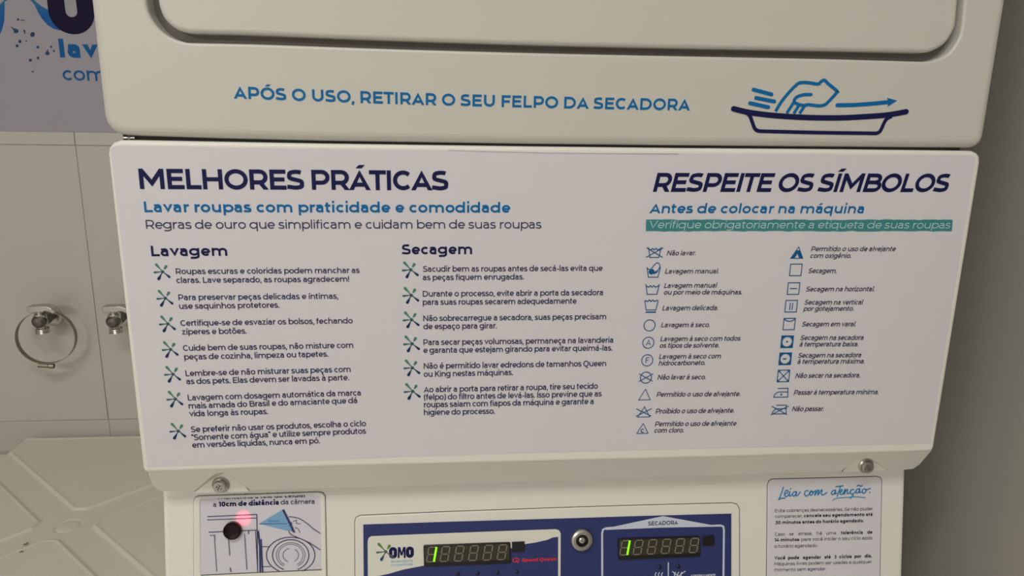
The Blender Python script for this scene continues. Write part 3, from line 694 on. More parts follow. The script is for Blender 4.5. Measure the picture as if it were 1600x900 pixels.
square(1232.6, 506.0, 8.8).l(cat([(-8.5, 8), (-4, 5), (0, 4.2), (4, 5), (8.5, 8)], 3), 1.5).o()
def circsq(x, y, hw=9.1):
    s = square(x, y, hw); n = 6
    s.l(ell(0, 0, 8.2, 8.2, 0, 360, 28), 1.5, True)
    for sx in (-1, 1):
        for sy in (-1, 1):
            s.p([(sx * hw, sy * hw)] + [(sx * 8.6 * math.cos(math.radians(90 * i / 6)), sy * 8.6 * math.sin(math.radians(90 * i / 6))) for i in range(7)])
    return s
circsq(1229.4, 533.7).p(ell(0, 0, 1.5, 1.5, 0, 360, 10)[:-1]).o()
circsq(1226.4, 560.3).p([(-3.6, -.4), (-3.2, .8), (1.8, 1.0), (1.8, -.9), (-3, -1.2)]).o()
s = square(1223.7, 587.1, 9.0); s.l([(-8.6, 8.6), (8.6, -8.6)]); s.l([(8.6, 8.6), (-8.6, -8.6)]); [s.p([(a * 9, c * 9), (a * 9, c * 4.6), (a * 4.6, c * 9)]) for a in (-1, 1) for c in (-1, 1)]; s.o()
def iron(x, y):
    s = Sym(x, y); s.l([(-6, 7), (10, 7), (11, -6.5), (-11, -6.5), (-10, -3), (-7, .5), (-3, 1.5), (10, 1.5)], 1.4); return s
iron(1220, 613.6).p(ell(.5, -2.6, 1.5, 1.5, 0, 360, 10)[:-1]).o()
s = iron(1217.4, 639.8); s.l([(-13, 6), (13, -8)]); s.l([(14, 5.5), (-13, -8)]); s.o()
# faint wrinkle line where the sheet meets the rim (a strip of lifted vinyl)
b = MB()
for seg_ in ([(700, 234.2), (760, 236.2), (860, 238.6), (960, 239.6), (1060, 240.2)],):
    pts = [F.to(*F.P(x, y), .0006) for x, y in seg_]; b.tube(pts, .0003, 6, .6)
b.obj('vinyl_wrinkle', M['sticker'], sheet)

# ---- control console
pl = CO
vtop = .022; vbot = -.23
b = MB()
win_px = [(303.5, 900 + 60), (303.0, 784), (305.5, 778.6), (311, 775.6), (400, 772.6), (498, 769.2), (504.5, 770.6), (508.0, 776), (510.5, 960)]
xs = .3415
b.slab(CO, [(-xs, vbot), (xs, vbot), (xs, vtop), (-xs, vtop)], .015, .0045, 5)
console = b.obj('control_console', M['console'], tower)
# body under / behind the console
b = MB(); b.box(-xs + .001, xs - .001, .0535, .70, .003, Z0 - .3225); b.obj('washer_cabinet', M['cover'], tower)
lowz = CO.to(0, vbot).z
b = MB(); b.slab(Plane((0, 0.0, 0), (1, 0, 0), (0, 0, 1)), rounded([(-xs, .06), (xs, .06), (xs, lowz - .004), (-xs, lowz - .004)], .008, 4), .0525, .006, 4); b.obj('washer_front', M['cover'], tower)
b = MB(); b.box(-xs + .012, xs - .012, .02, .0525, .0, .06); b.obj('kick_plate', M['gap'], tower)
# barcode window on the left
def ringpl(name, outer, inner, depth, r, m, off, par, plane=CO):
    b = MB(); b.slab(plane, outer, depth, r, 3, holes=[inner], off=off, hole_r=r); return b.obj(name, M[m], par)
wo = PP(CO, [(303.5, 990), (303.0, 783), (305.2, 777.6), (311, 774.6), (400, 771.6), (498, 768.2), (504.8, 769.8), (508.2, 775), (512.5, 990)])
wi = PP(CO, [(315, 990), (313.5, 786), (314.3, 781), (317, 779), (400, 776), (494, 772.0), (499, 773.2), (501, 777.5), (505, 990)])
b = MB(); b.slab(CO, inset(ccw(wo), -.0004), .001, .0003, 1, off=.0006); b.obj('seam_shade_plate', M['seam'], tower)  # thin plate in shadow colour, stands for the gap around the frame
frame = ringpl('window_frame', wo, wi, .002, .0009, 'console', .0017, tower)
cardpx = [(308, 897), (307, 778), (505, 771), (507, 889)]
b = MB(); b.slab(CO, PP(CO, [(309, 897.5), (307, 778), (505, 771), (506, 888.5)]), .0004, .0001, 1, off=.0009); card = b.obj('scan_card', M['card'], tower, 'white card with a printed scanning diagram')
b = MB(); b.slab(CO, PP(CO, [(309, 990), (309, 899), (506, 890), (508, 990)]), .0005, .0005, 2, off=.0014); b.obj('card_ledge', M['console'], tower)
Zc = lambda x, y: (280 + x / 5.625, 740 + y / 5.625)
H0 = .00125
def cl(k, pts, w, **kw): k.px([Zc(*p) for p in pts], w, **kw)
k = Ink(CO, H0); text(k, 'mantenha a tela do celular', Zc(350, 222), Zc(1120, 203), 7.6, .17)
text(k, 'a', Zc(302, 289), Zc(327, 288), 7.4, .15); text(k, 'da câmera', Zc(894, 268), Zc(1190, 261), 7.4, .15)
k.obj('card_lettering', M['regras'], card)
k = Ink(CO, H0); text(k, '10cm de distância', Zc(347, 287), Zc(877, 269), 7.6, .26); k.obj('card_lettering', M['navy'], card, 'bold navy lettering')
k = Ink(CO, H0)
cl(k, [(250, 374), (685, 355), (692, 858)], 1.25); cl(k, [(250, 403), (688, 386)], 1.1); cl(k, [(262, 511), (684, 492)], 1.2); cl(k, [(673, 494), (692, 858)], 1.0)
cl(k, [(715, 637), (798, 637)], 1.0); cl(k, [(725, 813), (805, 812)], 1.0)
el = lambda rx, ry, a0, a1, cx=982, cy=712: ell(cx, cy, rx, -ry, a0, a1, 26)
cl(k, el(213, 158, -62, 242), 1.25); cl(k, el(160, 136, -68, 248), 1.3)
cl(k, [(965, 374), (1050, 388), (1120, 430), (1180, 480), (1243, 522)], 1.1, smooth=True); cl(k, [(962, 498), (985, 530), (1040, 556), (1140, 600), (1200, 638), (1245, 667)], 1.1, smooth=True)
cl(k, [(955, 425), (985, 424), (992, 444), (962, 455)], .8, smooth=True); cl(k, [(1000, 418), (1035, 405), (1030, 430), (1070, 438)], .8, smooth=True); cl(k, [(1018, 470), (1045, 480), (1065, 515)], .8, smooth=True); cl(k, [(985, 500), (1010, 492), (1020, 515)], .8, smooth=True)
k.obj('scan_diagram', M['regras'], card, 'outline drawing of a machine, a hand and a drum')
k = Ink(CO, H0)
cl(k, [(312, 540), (333, 855)], 1.3); cl(k, [(435, 550), (448, 715)], 1.6); cl(k, [(452, 820), (458, 860)], 2); cl(k, [(577, 525), (598, 838)], 1.5); cl(k, [(272, 538), (316, 537), (318, 580)], 1.3); cl(k, [(612, 500), (612, 527)], 2)
cl(k, el(126, 110, -60, 240), .9); cl(k, el(108, 96, -60, 240), .8); cl(k, el(68, 60, 100, 250), 1.0); cl(k, el(68, 60, -60, 60), 1.0)
k.obj('scan_diagram', M['grey'], card, 'grey lines of the drawing')
k = Ink(CO, H0 - .0001); k.polypx([Zc(703, 437), Zc(915, 310), Zc(1000, 498), Zc(950, 497)]); k.obj('scan_cone', M['conelight'], card, 'pale blue cone')
k = Ink(CO, H0 + .0001); cl(k, [(915, 312), (960, 400), (1012, 510)], 3.0); cl(k, [(696, 497), (712, 640), (716, 858)], 2.6); cl(k, [(722, 570), (736, 858)], 2.0); cl(k, [(705, 437), (950, 436)], .6); k.obj('phone_drawing', M['membrane'], card, 'dark blue telephone and bars')
k = Ink(CO, H0 + .0001); text(k, '10cm', Zc(782, 424), Zc(878, 422), 3.6, .2); k.obj('card_lettering', M['script'], card)
q = CO.P(*Zc(476, 490)); o = CO.to(q[0], q[1], .001)
b = MB(); r = 14.0 * CO.pxh(365, 827); b.lathe(o, CO.N, [(r, 0), (r, .0035), (r * .93, .0042), (r * .86, .0036), (r * .5, .0030), (.0001, .0028)], 36); lens = b.obj('scanner_lens', M['lens'], card, 'round dark red scanner lens')
# red glow of the scanner lamp on the card: a small real lamp
q = CO.P(*Zc(566, 388)); sp = bpy.data.lights.new('scanner_red_light', 'SPOT'); sp.energy = .035; sp.color = (1, .03, .08); sp.spot_size = math.radians(52); sp.spot_blend = .8; sp.shadow_soft_size = .002
so_ = bpy.data.objects.new('scanner_red_light', sp); C.objects.link(so_); so_.location = CO.to(q[0] + .001, q[1] + .004, .016)
so_.rotation_euler = (CO.to(q[0], q[1]) - so_.location).to_track_quat('-Z', 'Y').to_euler()

# ---- blue control membrane
Za = lambda x, y: (540 + x / 4.4444, 770 + y / 4.4444)
Zb = lambda x, y: (860 + x / 4.7059, 770 + y / 4.7059)
bo = PP(CO, [(555.5, 990), (554.6, 815), (556.5, 808.8), (563, 805.4), (700, 799.5), (900, 792.4), (1000, 789.4), (1143, 785.8), (1151, 788), (1155, 795), (1155.5, 990)])
b = MB(); b.slab(CO, inset(ccw(bo), -.0006), .001, .0002, 1, off=.0003); b.obj('seam_shade_plate', M['seam'], tower)
b = MB(); b.slab(CO, bo, .001, .0012, 3, off=.0013); bezel = b.obj('control_bezel', M['console'], tower)
b = MB(); b.slab(CO, PP(CO, [(569.3, 990), (567.8, 818.6), (700, 814.3), (900, 808.5), (1000, 805.3), (1141.8, 801.6), (1141.8, 990)]), .0002, .0001, 1, off=.0016)
memb = b.obj('control_membrane', M['membrane'], tower, 'blue printed membrane')
H1 = .0018
k = Ink(CO, H1)
k.polypx([(575.5, 960), (574.8, 845), (576, 839.5), (580, 836.6), (640, 834), (760, 829.5), (868, 825.6), (873, 827.3), (875.6, 832), (875, 960)])
k.obj('washer_field', M['white'], memb, 'white field behind the washer logo')
k = Ink(CO, H1 + .0001)
k.polypx([(577.6, 960), (577.5, 900.2), (590, 898.8), (607.5, 895.2), (630, 888.6), (661, 882.6), (740, 868), (790, 858), (819, 849), (836, 846.5), (855, 842.2), (863, 838.6), (871.6, 837.6), (871.4, 960)])
k.obj('washer_swoosh', M['membrane'], memb)
k = Ink(CO, H1)
ln = 2.7
k.px([(940.5, 960), (940.2, 832), (941.5, 826.5), (946, 824.2), (958, 823.3), (1035, 805.8 + 1), (1110, 820.6), (1124, 819.8), (1129, 821.5), (1130, 827), (1128.6, 960)], ln)
k.polypx([(945, 824.6), (958, 823.0), (1035, 805.3), (1111, 820.3), (1126, 819.8), (1126, 821.6), (1035, 823.2), (946, 826.8)])
k.px([(1043.4, 877.3), (1042.8, 960)], 1.5)
k.obj('dryer_outline', M['whiteblue'], memb, 'white outline and gable around the dryer controls')
lines('panel_lettering', 'body', memb, [('SECADORA', 1011.4, 820.0, 1058.2, 818.4)], 6.4, .19, pl=CO, h=H1 + .0001)
# logo
k = Ink(CO, H1 + .0001)
for x0, x1, y1, y0, kind in ((303, 358, 450, 372, 'O'), (364, 414, 447, 370, 'M'), (420, 474, 445, 368, 'O')):
    if kind == 'O':
        g = 11; pts = rounded([Za(x0 + g, y0 + g), Za(x1 - g, y0 + g), Za(x1 - g, y1 - g), Za(x0 + g, y1 - g)], 3.4, 4); k.px(pts, 4.9, closed=True)
    else:
        k.px([Za(369, 447), Za(371, 371)], 2.7); k.px([Za(411, 446), Za(411, 370)], 2.7); k.px([Za(374, 372), Za(390, 428)], 2.4); k.px([Za(407, 371), Za(390, 428)], 2.4)
k.obj('logo_lettering', M['navy'], memb, 'bold navy logo lettering')
bullet(602.2, 860.2, 13.6, pl=CO, m='logo', parent=memb, name='logo_splash', h=H1 + .0001)
lines('logo_lettering', 'paleblue2', memb, [('lavanderia', 611, 878.2, 645, 876.6, 4.4), ('compartilhada', 611, 883.4, 645, 881.8, 3.4)], 4, .16, pl=CO, h=H1 + .0001)
k = Ink(CO, H1 + .0003); k.px([Zc2 for Zc2 in cat([(801, 874), (803, 871.2), (807, 870.4), (810, 872), (809.5, 875), (805.5, 876.5), (801.5, 875.5)], 3, True)], 1.3, closed=True); k.px([(806, 874), (809.5, 878)], 1.4)
text(k, 'Speed Queen', (814.5, 876.2), (868.3, 874.4), 5.4, .24, .15)
k.obj('maker_lettering', M['red'], memb, 'red lettering')
for x, y in ((715, 895.5), (746, 894.4), (777, 893.3), (807.3, 892.6), (1029.6, 884.7), (1058.7, 883.7)):
    q = CO.P(x, y); b = MB(); b.lathe(CO.to(q[0], q[1], H1), CO.N, [(.0021, 0), (.002, .0005), (.0012, .0009), (.0001, .001)], 16); b.obj('indicator_lamp', M['led'], memb)
k = Ink(CO, H1)
for x in (1024, 1029, 1034): k.px([(x + 1, 893), (x - 1.2, 896), (x - .4, 899.5), (x + 1, 903), (x - 1, 908)], 1.3, smooth=True)
for x in (1054, 1059, 1064): k.px([(x + 1, 892.4), (x - 1.2, 895.6), (x - .4, 899.3), (x + 1, 903), (x - 1, 908)], 1.3, smooth=True)
k.px([(1049.5, 891.5), (1059, 899), (1070, 907)], 1.2); k.px([(1070, 891), (1059, 899), (1049, 908)], 1.2)
text(k, 'CONTINUAMENTE', (1078.5, 901.2), (1117.4, 900.0), 4.6, .17)
k.obj('heat_symbols', M['whiteblue'], memb)
# displays
def display(pts, small, digits, lit, name_label):
    b = MB(); b.slab(CO, rounded(PP(CO, pts), .0014, 3), .002, .0006, 2, off=.0034); d = b.obj('number_display', M['black'], tower, name_label)
    (x0, y0), (x1, y1), (x2, y2), (x3, y3) = pts
    k = Ink(CO, .0036); k.polypx([(x0 + 2, y0 + 2), (x1 - 2, y1 + 2), (x2 - 2, y2 - 6.5), (x3 + 2, y3 - 6.5)]); k.obj('display_window', M['glass'], d)
    b = MB(); b.slab(CO, PP(CO, small), .002, .0004, 2, off=.0032); b.obj('infrared_window', M['black'], d)
    for i, (cx, cyt, cyb) in enumerate(digits):
        h = cyb - cyt; w_ = 5.9; sl = 2.0
        tl = (cx - w_ + sl, cyt); tr = (cx + w_ + sl, cyt - .35); ml = (cx - w_, cyt + h / 2); mr = (cx + w_, cyt + h / 2 - .35); bl = (cx - w_ - sl, cyb); br = (cx + w_ - sl, cyb - .35)
        k = Ink(CO, .0038)
        segs = [(tl, tr), (tl, ml), (ml, mr), (ml, bl), (bl, br)] + ([] if i == 0 else [(tr, mr), (mr, br)])
        for a, c in segs:
            a_ = (a[0] + (c[0] - a[0]) * .09, a[1] + (c[1] - a[1]) * .09); c_ = (c[0] - (c[0] - a[0]) * .09, c[1] - (c[1] - a[1]) * .09); k.px([a_, c_], 1.7)
        k.obj('display_digit', M['segoff'], d)
        if i == 0:
            k = Ink(CO, .0039); k.px([tr, br], 2.6); k.obj('lit_digit', M['segon'], d, 'glowing green numeral one')
display([(661.6, 850.0), (797.0, 845.2), (798.0, 878.0), (662.6, 883.2)], [(799.4, 845.2), (819.0, 844.4), (819.6, 860.0), (800.0, 860.8)],
        [(540 / 1 * 0 + 674.6 - .4, 852.4, 875.2), (695.3, 851.6, 874.6), (717.3, 850.8, 873.9), (739.6, 850.1, 873.1), (761.8, 849.4, 872.4), (784.0, 848.8, 871.6)], 0, 'number display of the washer beside the logo')
display([(964.4, 840.0), (1091.8, 836.0), (1093.2, 867.2), (965.2, 873.0)], [(1096, 836.4), (1114, 835.4), (1114.4, 850.6), (1096.6, 851.2)],
        [(974.6, 842.4, 864.6), (995.4, 841.8, 863.8), (1017, 841.0, 863.0), (1038.8, 840.2, 862.2), (1060.2, 839.5, 861.6), (1082.2, 838.8, 860.8)], 0, 'number display of the dryer under the gable')
# key lock
q = CO.P(907.6, 840.5); o = CO.to(q[0], q[1], .0016); u = CO.pxh(908, 840)
b = MB(); b.lathe(o, CO.N, [(17.2 * u, 0), (17.2 * u, .003), (16 * u, .0048), (13 * u, .0056), (9.6 * u, .0056), (9.2 * u, .0046), (8.8 * u, .0008)], 40); lock = b.obj('key_lock', M['chromedull'], tower, 'round chrome key lock')
b = MB(); b.lathe(o, CO.N, [(8.9 * u, .0012), (7.6 * u, .0012), (7.4 * u, .0030), (.0001, .0030)], 30); b.obj('lock_cylinder', M['black'], lock)
b = MB(); b.lathe(o, CO.N, [(4.6 * u, .0030), (4.4 * u, .0042), (2.8 * u, .0046), (2.4 * u, .0034), (1.2 * u, .0034), (1.1 * u, .0044), (.0001, .0044)], 24); b.obj('lock_core', M['chrome'], lock)

# ---- notice sheet on the right of the console
no = PP(CO, [(1196.8, 990), (1199.2, 757), (1201.5, 751.3), (1206.6, 748.6), (1290, 746.6), (1369, 744.3), (1375.2, 746.2), (1377.4, 752), (1372.6, 990)])
b = MB(); b.slab(CO, inset(ccw(no), -.0006), .0008, .0002, 1, off=.0002); b.obj('seam_shade_plate', M['seam'], tower)
b = MB(); b.slab(CO, no, .0008, .0006, 2, off=.0007); notice = b.obj('notice_sheet', M['sticker'], tower, 'lilac-white notice with blue script heading')
Zn = lambda x, y: (1195 + x / 8.421, 740 + y / 8.421)
k = Ink(CO, .001)
script = [[(238, 175), (218, 240), (192, 310), (176, 338), (205, 322), (262, 318)], [(250, 264), (284, 252), (300, 227), (282, 214), (258, 240), (256, 284), (282, 296), (312, 268), (324, 232), (314, 280), (332, 291), (356, 262)],
 [(404, 236), (374, 238), (357, 272), (378, 291), (402, 262), (410, 234), (404, 282), (424, 284), (462, 236)], [(562, 222), (532, 224), (515, 264), (542, 291), (582, 262), (602, 226), (582, 252), (598, 282), (628, 254), (606, 222), (626, 236), (656, 226)],
 [(668, 214), (650, 282), (690, 220), (703, 216), (692, 278), (734, 216), (748, 217), (736, 262), (758, 277), (810, 244)],
 [(918, 212), (884, 226), (868, 258), (892, 272), (918, 240), (924, 214), (916, 262), (940, 252)], [(930, 168), (1022, 156)], [(990, 162), (966, 232), (944, 296)],
 [(980, 242), (1010, 226), (1006, 204), (986, 222), (984, 264), (1016, 264), (1042, 226), (1048, 204), (1034, 268), (1062, 216), (1082, 206), (1076, 254), (1104, 252), (1130, 214)],
 [(1164, 206), (1132, 208), (1114, 240), (1138, 266), (1176, 242), (1206, 204)], [(1140, 266), (1156, 288), (1134, 306), (1118, 322)],
 [(1236, 196), (1206, 204), (1190, 236), (1208, 254), (1234, 226), (1244, 198), (1238, 244), (1262, 240)], [(1206, 160), (1232, 150), (1252, 163), (1276, 154)],
 [(1304, 196), (1278, 212), (1278, 248), (1306, 250), (1326, 218), (1306, 196), (1330, 208), (1362, 198)], [(888, 352), (932, 322), (1060, 310), (1200, 302), (1312, 313)]]
for i, st in enumerate(script): k.px([Zn(*p) for p in st], 1.15 if i == len(script) - 1 else 1.7, smooth=True, n=4, cap=True)
for x, y in ((334, 196), (1376, 192), (1373, 242)): k.discpx(*Zn(x, y), 1.2)
k.obj('script_heading', M['script'], notice, 'blue handwritten-style heading')
Zt = lambda x, y: (1195 + x / 7.827, 785 + y / 7.827)
reg = [('Evite cobranças desnecessárias. Se não puder', 118, 118, 1318, 92), ('comparecer,', 118, 187, 455, 180), ('Caso', 118, 405, 240, 402), ('se', 293, 401, 345, 400), ('atrase,', 403, 398, 575, 394), ('há', 628, 393, 690, 392), ('uma', 745, 390, 862, 387),
       ('para você iniciar o seu ciclo após', 440, 468, 1308, 448), ('o horário agendado.', 110, 552, 640, 541), ('Máquinas livres podem ser usadas a qualquer', 110, 768, 1303, 740), ('momento sem agendar.', 110, 838, 743, 826)]
bold = [('cancele seu agendamento até', 472, 178, 1313, 161), ('30 minutos antes do horário agendado.', 118, 262, 1203, 238), ('tolerância', 918, 386, 1190, 381), ('de', 1245, 379, 1308, 378), ('14 minutos', 110, 474, 415, 468),
        ('Você', 110, 695, 245, 692), ('pode', 280, 692, 415, 689), ('agendar', 457, 688, 683, 684), ('até', 720, 683, 800, 681), ('3', 843, 680, 868, 679), ('ciclos', 903, 679, 1055, 675), ('por', 1090, 674, 1175, 672), ('dia.', 1213, 670, 1300, 668)]
for nm, m_, rows, w_ in (('notice_lettering', 'notice', reg, .14), ('notice_lettering', 'noticeb', bold, .24)):
    k = Ink(CO, .001)
    for t_, x0, y0, x1, y1 in rows: text(k, t_, Zt(x0, y0), Zt(x1, y1), 5.1, w_)
    k.obj(nm, M[m_], notice, 'bold notice lettering' if w_ > .2 else 'fine notice lettering')

# ================================================================== WHITE MOULDED PLASTIC TABLE
TX0, TX1, TY0, TY1 = -.955, -.345, .13, .752
tcx, tcy = -.65, .45
table = empty('plastic_table', ((TX0 + TX1) / 2, (TY0 + TY1) / 2, 0), 'white moulded plastic table with a cross-shaped sunken pattern, against the tiled wall', 'table')
def hgt(x, y):
    """moulded relief: sunken X-shaped bands meeting in an octagonal hub, each with a raised lip"""
    dx, dy = x - tcx, y - tcy; q = math.sqrt(.5)
    d = min(abs(dx + dy) * q - .0225, abs(dx - dy) * q - .021, max(abs(dx), abs(dy)) - .041)
    st = lambda t, w_: 1 / (1 + math.exp(-t / w_))
    z = -.0022 * (1 - st(d, .0008)) + .0011 * math.exp(-((d - .0028) / .0020) ** 2)
    if max(abs(dx), abs(dy)) < .035:
        rd = math.hypot(dx - .004, dy + .004) - .0165
        z += -.0016 * math.exp(-(rd / .0016) ** 2) + .0009 * (1 - st(rd + .005, .0008))
    ed = min(x - TX0, TX1 - x, y - TY0, TY1 - y)
    z += .0016 * math.exp(-((ed - .006) / .004) ** 2) - .004 * math.exp(-(ed / .002) ** 2)
    return z
NX = 400; NY = 400; vs = []; fs = []
for j in range(NY + 1):
    for i in range(NX + 1):
        x = TX0 + (TX1 - TX0) * i / NX; y = TY0 + (TY1 - TY0) * j / NY
        vs.append([x, y, 0])
ntx = int(NX * .156); nty = int(NY * .100)
def notched(i, j):
    return ((i < ntx) or (i >= NX - ntx)) and ((j < nty) or (j >= NY - nty))
fset = [(i, j) for j in range(NY) for i in range(NX) if not notched(i, j)]
# round the outline by smoothing boundary vertices
cnt = {}
for i, j in fset:
    q = [j * (NX + 1) + i, j * (NX + 1) + i + 1, (j + 1) * (NX + 1) + i + 1, (j + 1) * (NX + 1) + i]
    fs.append(tuple(q))
    for a, c in zip(q, q[1:] + q[:1]): cnt[(min(a, c), max(a, c))] = cnt.get((min(a, c), max(a, c)), 0) + 1
nb = {}
for (a, c), n_ in cnt.items():
    if n_ == 1: nb.setdefault(a, []).append(c); nb.setdefault(c, []).append(a)
adj = {}
for (a, c) in cnt: adj.setdefault(a, []).append(c); adj.setdefault(c, []).append(a)
for it in range(28):
    new = {a: [(vs[a][k] + sum(vs[c][k] for c in l) / len(l)) / 2 for k in (0, 1)] for a, l in nb.items()}
    for a, v in new.items(): vs[a][0], vs[a][1] = v
# relax the interior near the notches so that cells stay even
ring = set(nb)
for it in range(10):
    grow = set(c for a in ring for c in adj[a]) | ring
    ring = grow
near = [a for a in ring if a not in nb]
for it in range(25):
    new = {a: [sum(vs[c][k] for c in adj[a]) / len(adj[a]) for k in (0, 1)] for a in near}
    for a, v in new.items(): vs[a][0], vs[a][1] = v
used = sorted(adj); remap = {a: i for i, a in enumerate(used)}
V_ = [Vector((vs[a][0], vs[a][1], TABLE_Z + hgt(vs[a][0], vs[a][1]))) for a in used]
F_ = [tuple(remap[a] for a in f) for f in fs]
# rim: skirt 35 mm deep
base = len(V_); loop = {}
for a in nb:
    loop[a] = len(V_); v = V_[remap[a]]; V_.append(Vector((v.x, v.y, TABLE_Z - .035)))
for (a, c), n_ in cnt.items():
    if n_ == 1: F_.append((remap[a], remap[c], loop[c], loop[a]))
me_top = mesh_obj('table_top', V_, F_, M['table'], table, True)
b = MB(); b.box(TX0 + .1, TX1 - .1, TY0 + .085, TY1 - .085, TABLE_Z - .02, TABLE_Z - .006); b.obj('table_underside', M['table'], table)
for sx, sy in ((0, 0), (1, 0), (1, 1), (0, 1)):
    x = (TX0 + .115) if not sx else (TX1 - .115); y = (TY0 + .10) if not sy else (TY1 - .10); ox = (-.035 if not sx else .035); oy = (-.03 if not sy else .03)
    b = MB(); b.tube([(x, y, TABLE_Z - .012), (x + ox * .4, y + oy * .4, TABLE_Z * .5), (x + ox, y + oy, .001)], .024, 14); b.obj('table_leg', M['table'], table)
T = Plane((0, 0, TABLE_Z), (1, 0, 0), (0, 1, 0))
k = Ink(T, .0008)
for cx, cy, r, ry in ((39.5, 851, 4.0, 1.3), (33.5, 862.5, 3.4, 1.0), (43, 848.5, 2.0, .9)):
    pts = [(cx + r * math.cos(t) * (1 + .25 * math.sin(3 * t)), cy + ry * math.sin(t) - .25 * r * math.cos(t)) for t in [2 * math.pi * i / 12 for i in range(12)]]; k.polypx(pts)
k.obj('dirt_stain', M['stain'], table, 'small brown dirt marks')

# ================================================================== ANGLE VALVES AND HOSE CLAMP ON THE WALL
def valve(px0, lab):
    q = W.P(px0 - 3, 495); x = q[0]; z = Z0 + q[1]
    e = empty('angle_valve', (x, WALL_Y, z), lab, 'valve', 'angle valves on the tiled wall')
    b = MB(); b.lathe((x, WALL_Y - .0005, z), (0, -1, 0), [(.0165, 0), (.0165, .0015), (.0150, .0032), (.011, .0042), (.0001, .0045)], 36); b.obj('wall_flange', M['chromedull'], e)
    yf = WALL_Y - .046; zz = z + .007
    b = MB(); b.lathe((x, WALL_Y - .004, zz - .002), (0, -1, 0), [(.0088, 0), (.0088, .018), (.0108, .019), (.0108, .028), (.0090, .029), (.0090, .038), (.0112, .039), (.0112, .047), (.007, .051), (.0001, .052)], 28)
    b.obj('valve_body', M['darksteel'], e)
    b = MB(); b.lathe((x, yf + .004, zz + .012), (0, 0, -1), [(.0001, 0), (.0090, .001), (.0104, .003), (.0104, .012), (.0112, .017), (.0098, .022), (.0085, .025), (.0085, .026), (.0112, .027)] +
                      [(.0112 - (.0009 if i % 2 else 0), .027 + .0014 * i) for i in range(1, 7)] + [(.0086, .0362), (.0084, .031)], 28)
    b.obj('threaded_outlet', M['chrome'], e)
    b = MB(); b.lathe((x, yf + .004, zz + .010), (0, 0, 1), [(.006, 0), (.006, .008), (.0085, .009), (.0085, .012)], 20)
    pz = zz + .0205
    # flat lever: a wide tongue towards the left and a curved tail to the right
    pts = [(-.015, .0005), (-.015, .0115), (.012, .0125), (.018, .0115), (.025, .008), (.030, .001), (.026, -.002), (.020, .002), (.013, .0035), (.010, .0015)]
    pts = ccw([(x + a, pz - .0065 + c) for a, c in pts]); plv = Plane((0, yf - .006, 0), (1, 0, 0), (0, 0, 1))
    b.slab(plv, rounded(pts, [.0015] * len(pts), 3), .018, .0012, 3); bk = [plv.to(a, c, -.018) for a, c in rounded(pts, [.0015] * len(pts), 3)]
    b.add(bk, [tuple(range(len(bk)))[::-1]]); b.obj('lever_handle', M['chromedull'], e)
    return x, z
vx, vz = valve(87, 'chrome angle valve with a metal ring hanging on it, left of the tile joint')
valve(198.5, 'chrome angle valve half hidden behind the machine edge, right of the tile joint')
# hose clamp hanging over the first valve
cl_pl = Plane((0, WALL_Y - .036, Z0), (1, 0, 0), (0, 0, 1)); q = cl_pl.P(72.5, 527); cc = Vector((q[0], WALL_Y - .036, Z0 + q[1]))
b = MB(); Rr = .0465; hw = .0062; n = 72; ya = math.radians(7); ta = math.radians(-4)
rot = Matrix.Rotation(ya, 3, 'Z') @ Matrix.Rotation(ta, 3, 'X')
vs = []
for i in range(n):
    t = 2 * math.pi * i / n
    for rr, yy in ((Rr, -hw), (Rr + .0009, -hw), (Rr + .0009, hw), (Rr, hw)): vs.append(cc + rot @ Vector((rr * math.cos(t), yy, rr * math.sin(t))))
b.add(vs, [(i * 4 + k_, ((i + 1) % n) * 4 + k_, ((i + 1) % n) * 4 + (k_ + 1) % 4, i * 4 + (k_ + 1) % 4) for i in range(n) for k_ in range(4)], False)
clamp = empty('hose_clamp', tuple(cc), 'round metal hose clamp hanging from the left angle valve', 'clamp')
b.obj('clamp_band', M['steel'], clamp)
ob = cc + rot @ Vector((-.006, 0, -Rr - .004)); b = MB()
ax = rot @ Vector((1, 0, -.13)).normalized()
b.lathe(ob - ax * .012, ax, [(.0001, 0), (.0045, .0005), (.0045, .016), (.0036, .0165), (.0036, .018), (.0052, .0185), (.0052, .0255), (.003, .026), (.0028, .024), (.0001, .024)], 12)
b.obj('clamp_screw', M['steel'], clamp)

# ================================================================== BANNER ON THE WALL
hb = .0012
bx0 = -1.35; z_b = W.P(80, 206)[1]
b = MB(); b.slab(W, [(bx0, z_b), (.30, z_b), (.30, z_b + .62), (bx0, z_b + .62)], .0005, .0003, 1, off=.0009); banner = b.obj('wall_banner', M['banner'])
banner['label'] = 'pale lilac vinyl banner with navy and blue lettering on the tiled wall behind the machine'; banner['category'] = 'banner'
Zw = lambda x, y: (x / 6.6667, y / 6.6667)
hk = .0013
k = Ink(W, hk)
pO = W.P(117, 38); uo = W.pxh(117, 38)                           # big O, M, O
oc = (pO[0], pO[1] + .052); wo_ = 26.5 * uo
hx = .0245; bh = .058
oy_bot = W.P(112, 40.2)[1]; xl_ = W.P(88.5, 10)[0]; xr_ = W.P(133.5, 10)[0]; ht = .118
def bigO(x0, x1): k.stroke(rounded([(x0, oy_bot), (x1, oy_bot), (x1, oy_bot + ht), (x0, oy_bot + ht)], (x1 - x0) / 2 - .0005, 8), wo_, True)
bigO(xl_, xr_); gap = .086
mx0 = xl_ + gap - .004; k.stroke([(mx0, oy_bot - .013), (mx0, oy_bot + ht + .013)], wo_ * .85); k.stroke([(mx0 + .068, oy_bot - .013), (mx0 + .068, oy_bot + ht + .013)], wo_ * .85); k.stroke([(mx0, oy_bot + ht), (mx0 + .034, oy_bot + .02), (mx0 + .068, oy_bot + ht)], wo_ * .8)
bigO(xl_ + gap + .094, xr_ + gap + .094)
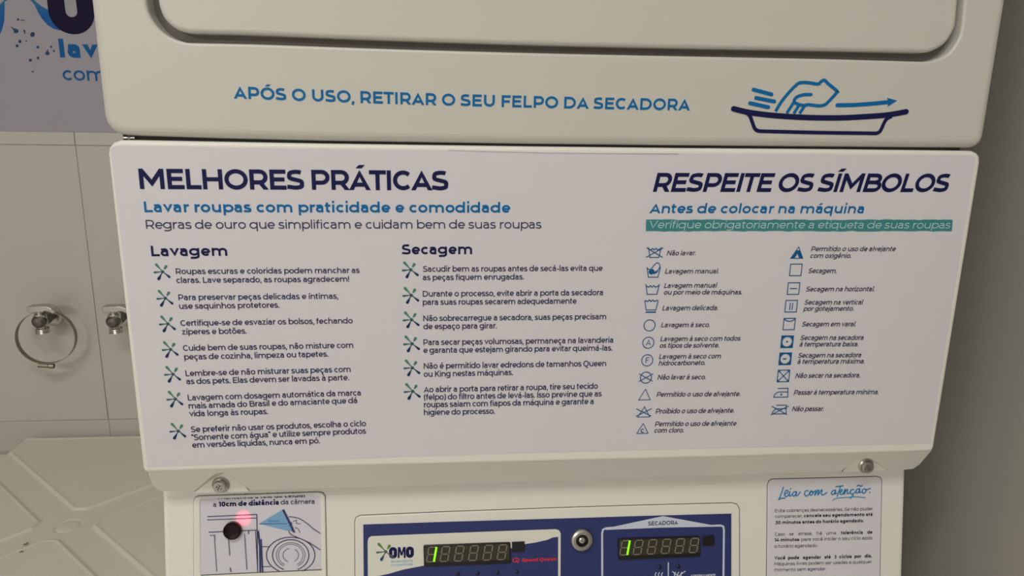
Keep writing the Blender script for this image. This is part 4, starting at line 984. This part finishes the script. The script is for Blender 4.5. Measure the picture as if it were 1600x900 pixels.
k.obj('banner_logo_lettering', M['bannavy'], banner, 'large navy logo letters')
lines('banner_lettering', 'banblue', banner, [('lavanderia', 94.3, 89.8, 316, 94.5)], 27.5, .27, pl=W, h=hk, label='bold blue lettering')
lines('banner_lettering', 'banblue', banner, [('compartilhada', 99.2, 125.4, 318, 130)], 20.6, .15, pl=W, h=hk, label='thin blue lettering')
k = Ink(W, hk - .0002)
k.polypx([Zw(*p) for p in [(250, -60), (310, -5), (360, 45), (400, 130), (440, 195), (500, 262), (560, 300), (620, 316), (680, 300), (600, 220), (520, 110), (440, 70), (380, 20), (330, -30)]])
k.polypx([Zw(*p) for p in [(110, -60), (60, -10), (0, 50), (-60, 160), (-90, 300), (-60, 420), (-10, 390), (25, 310), (48, 215), (52, 110), (52, 20), (140, -40)]])
k.polypx([Zw(*p) for p in [(140, -60), (200, -90), (260, -70), (250, -20), (180, -10)]], smooth=True)
k.polypx([Zw(*p) for p in [(190, -90), (120, -240), (60, -330), (90, -400), (150, -390), (190, -300), (220, -100)]])
k.polypx([Zw(*p) for p in [(230, -90), (330, -220), (400, -330), (450, -310), (430, -230), (260, -70)]])
k.obj('banner_splash', M['bansplash'], banner, 'blue and green splash shapes')
k = Ink(W, hk)
for x, y, rx, ry in ((172, 325, 24, 22), (343, 360, 25, 25), (212, 432, 17, 17), (182, 478, 17, 15), (397, 492, 15, 13), (498, 555, 20, 22), (537, 488, 11, 12), (565, 533, 10, 12), (400, 605, 14, 14), (320, 628, 17, 15), (346, 746, 14, 8), (258, 325, 9, 14), (278, 428, 10, 6), (192, 203, 14, 12), (240, 212, 24, 5), (262, 345, 7, 8), (500, 525, 8, 7)):
    k.polypx([Zw(x + rx * math.cos(t) * (1 + .12 * math.sin(2 * t + x)), y + ry * math.sin(t)) for t in [2 * math.pi * i / 12 for i in range(12)]])
k.polypx([Zw(110, 272), Zw(150, 296), Zw(182, 304), Zw(172, 330), Zw(148, 318)])
k.obj('banner_drops', M['bandrop'], banner, 'small dark blue drops')
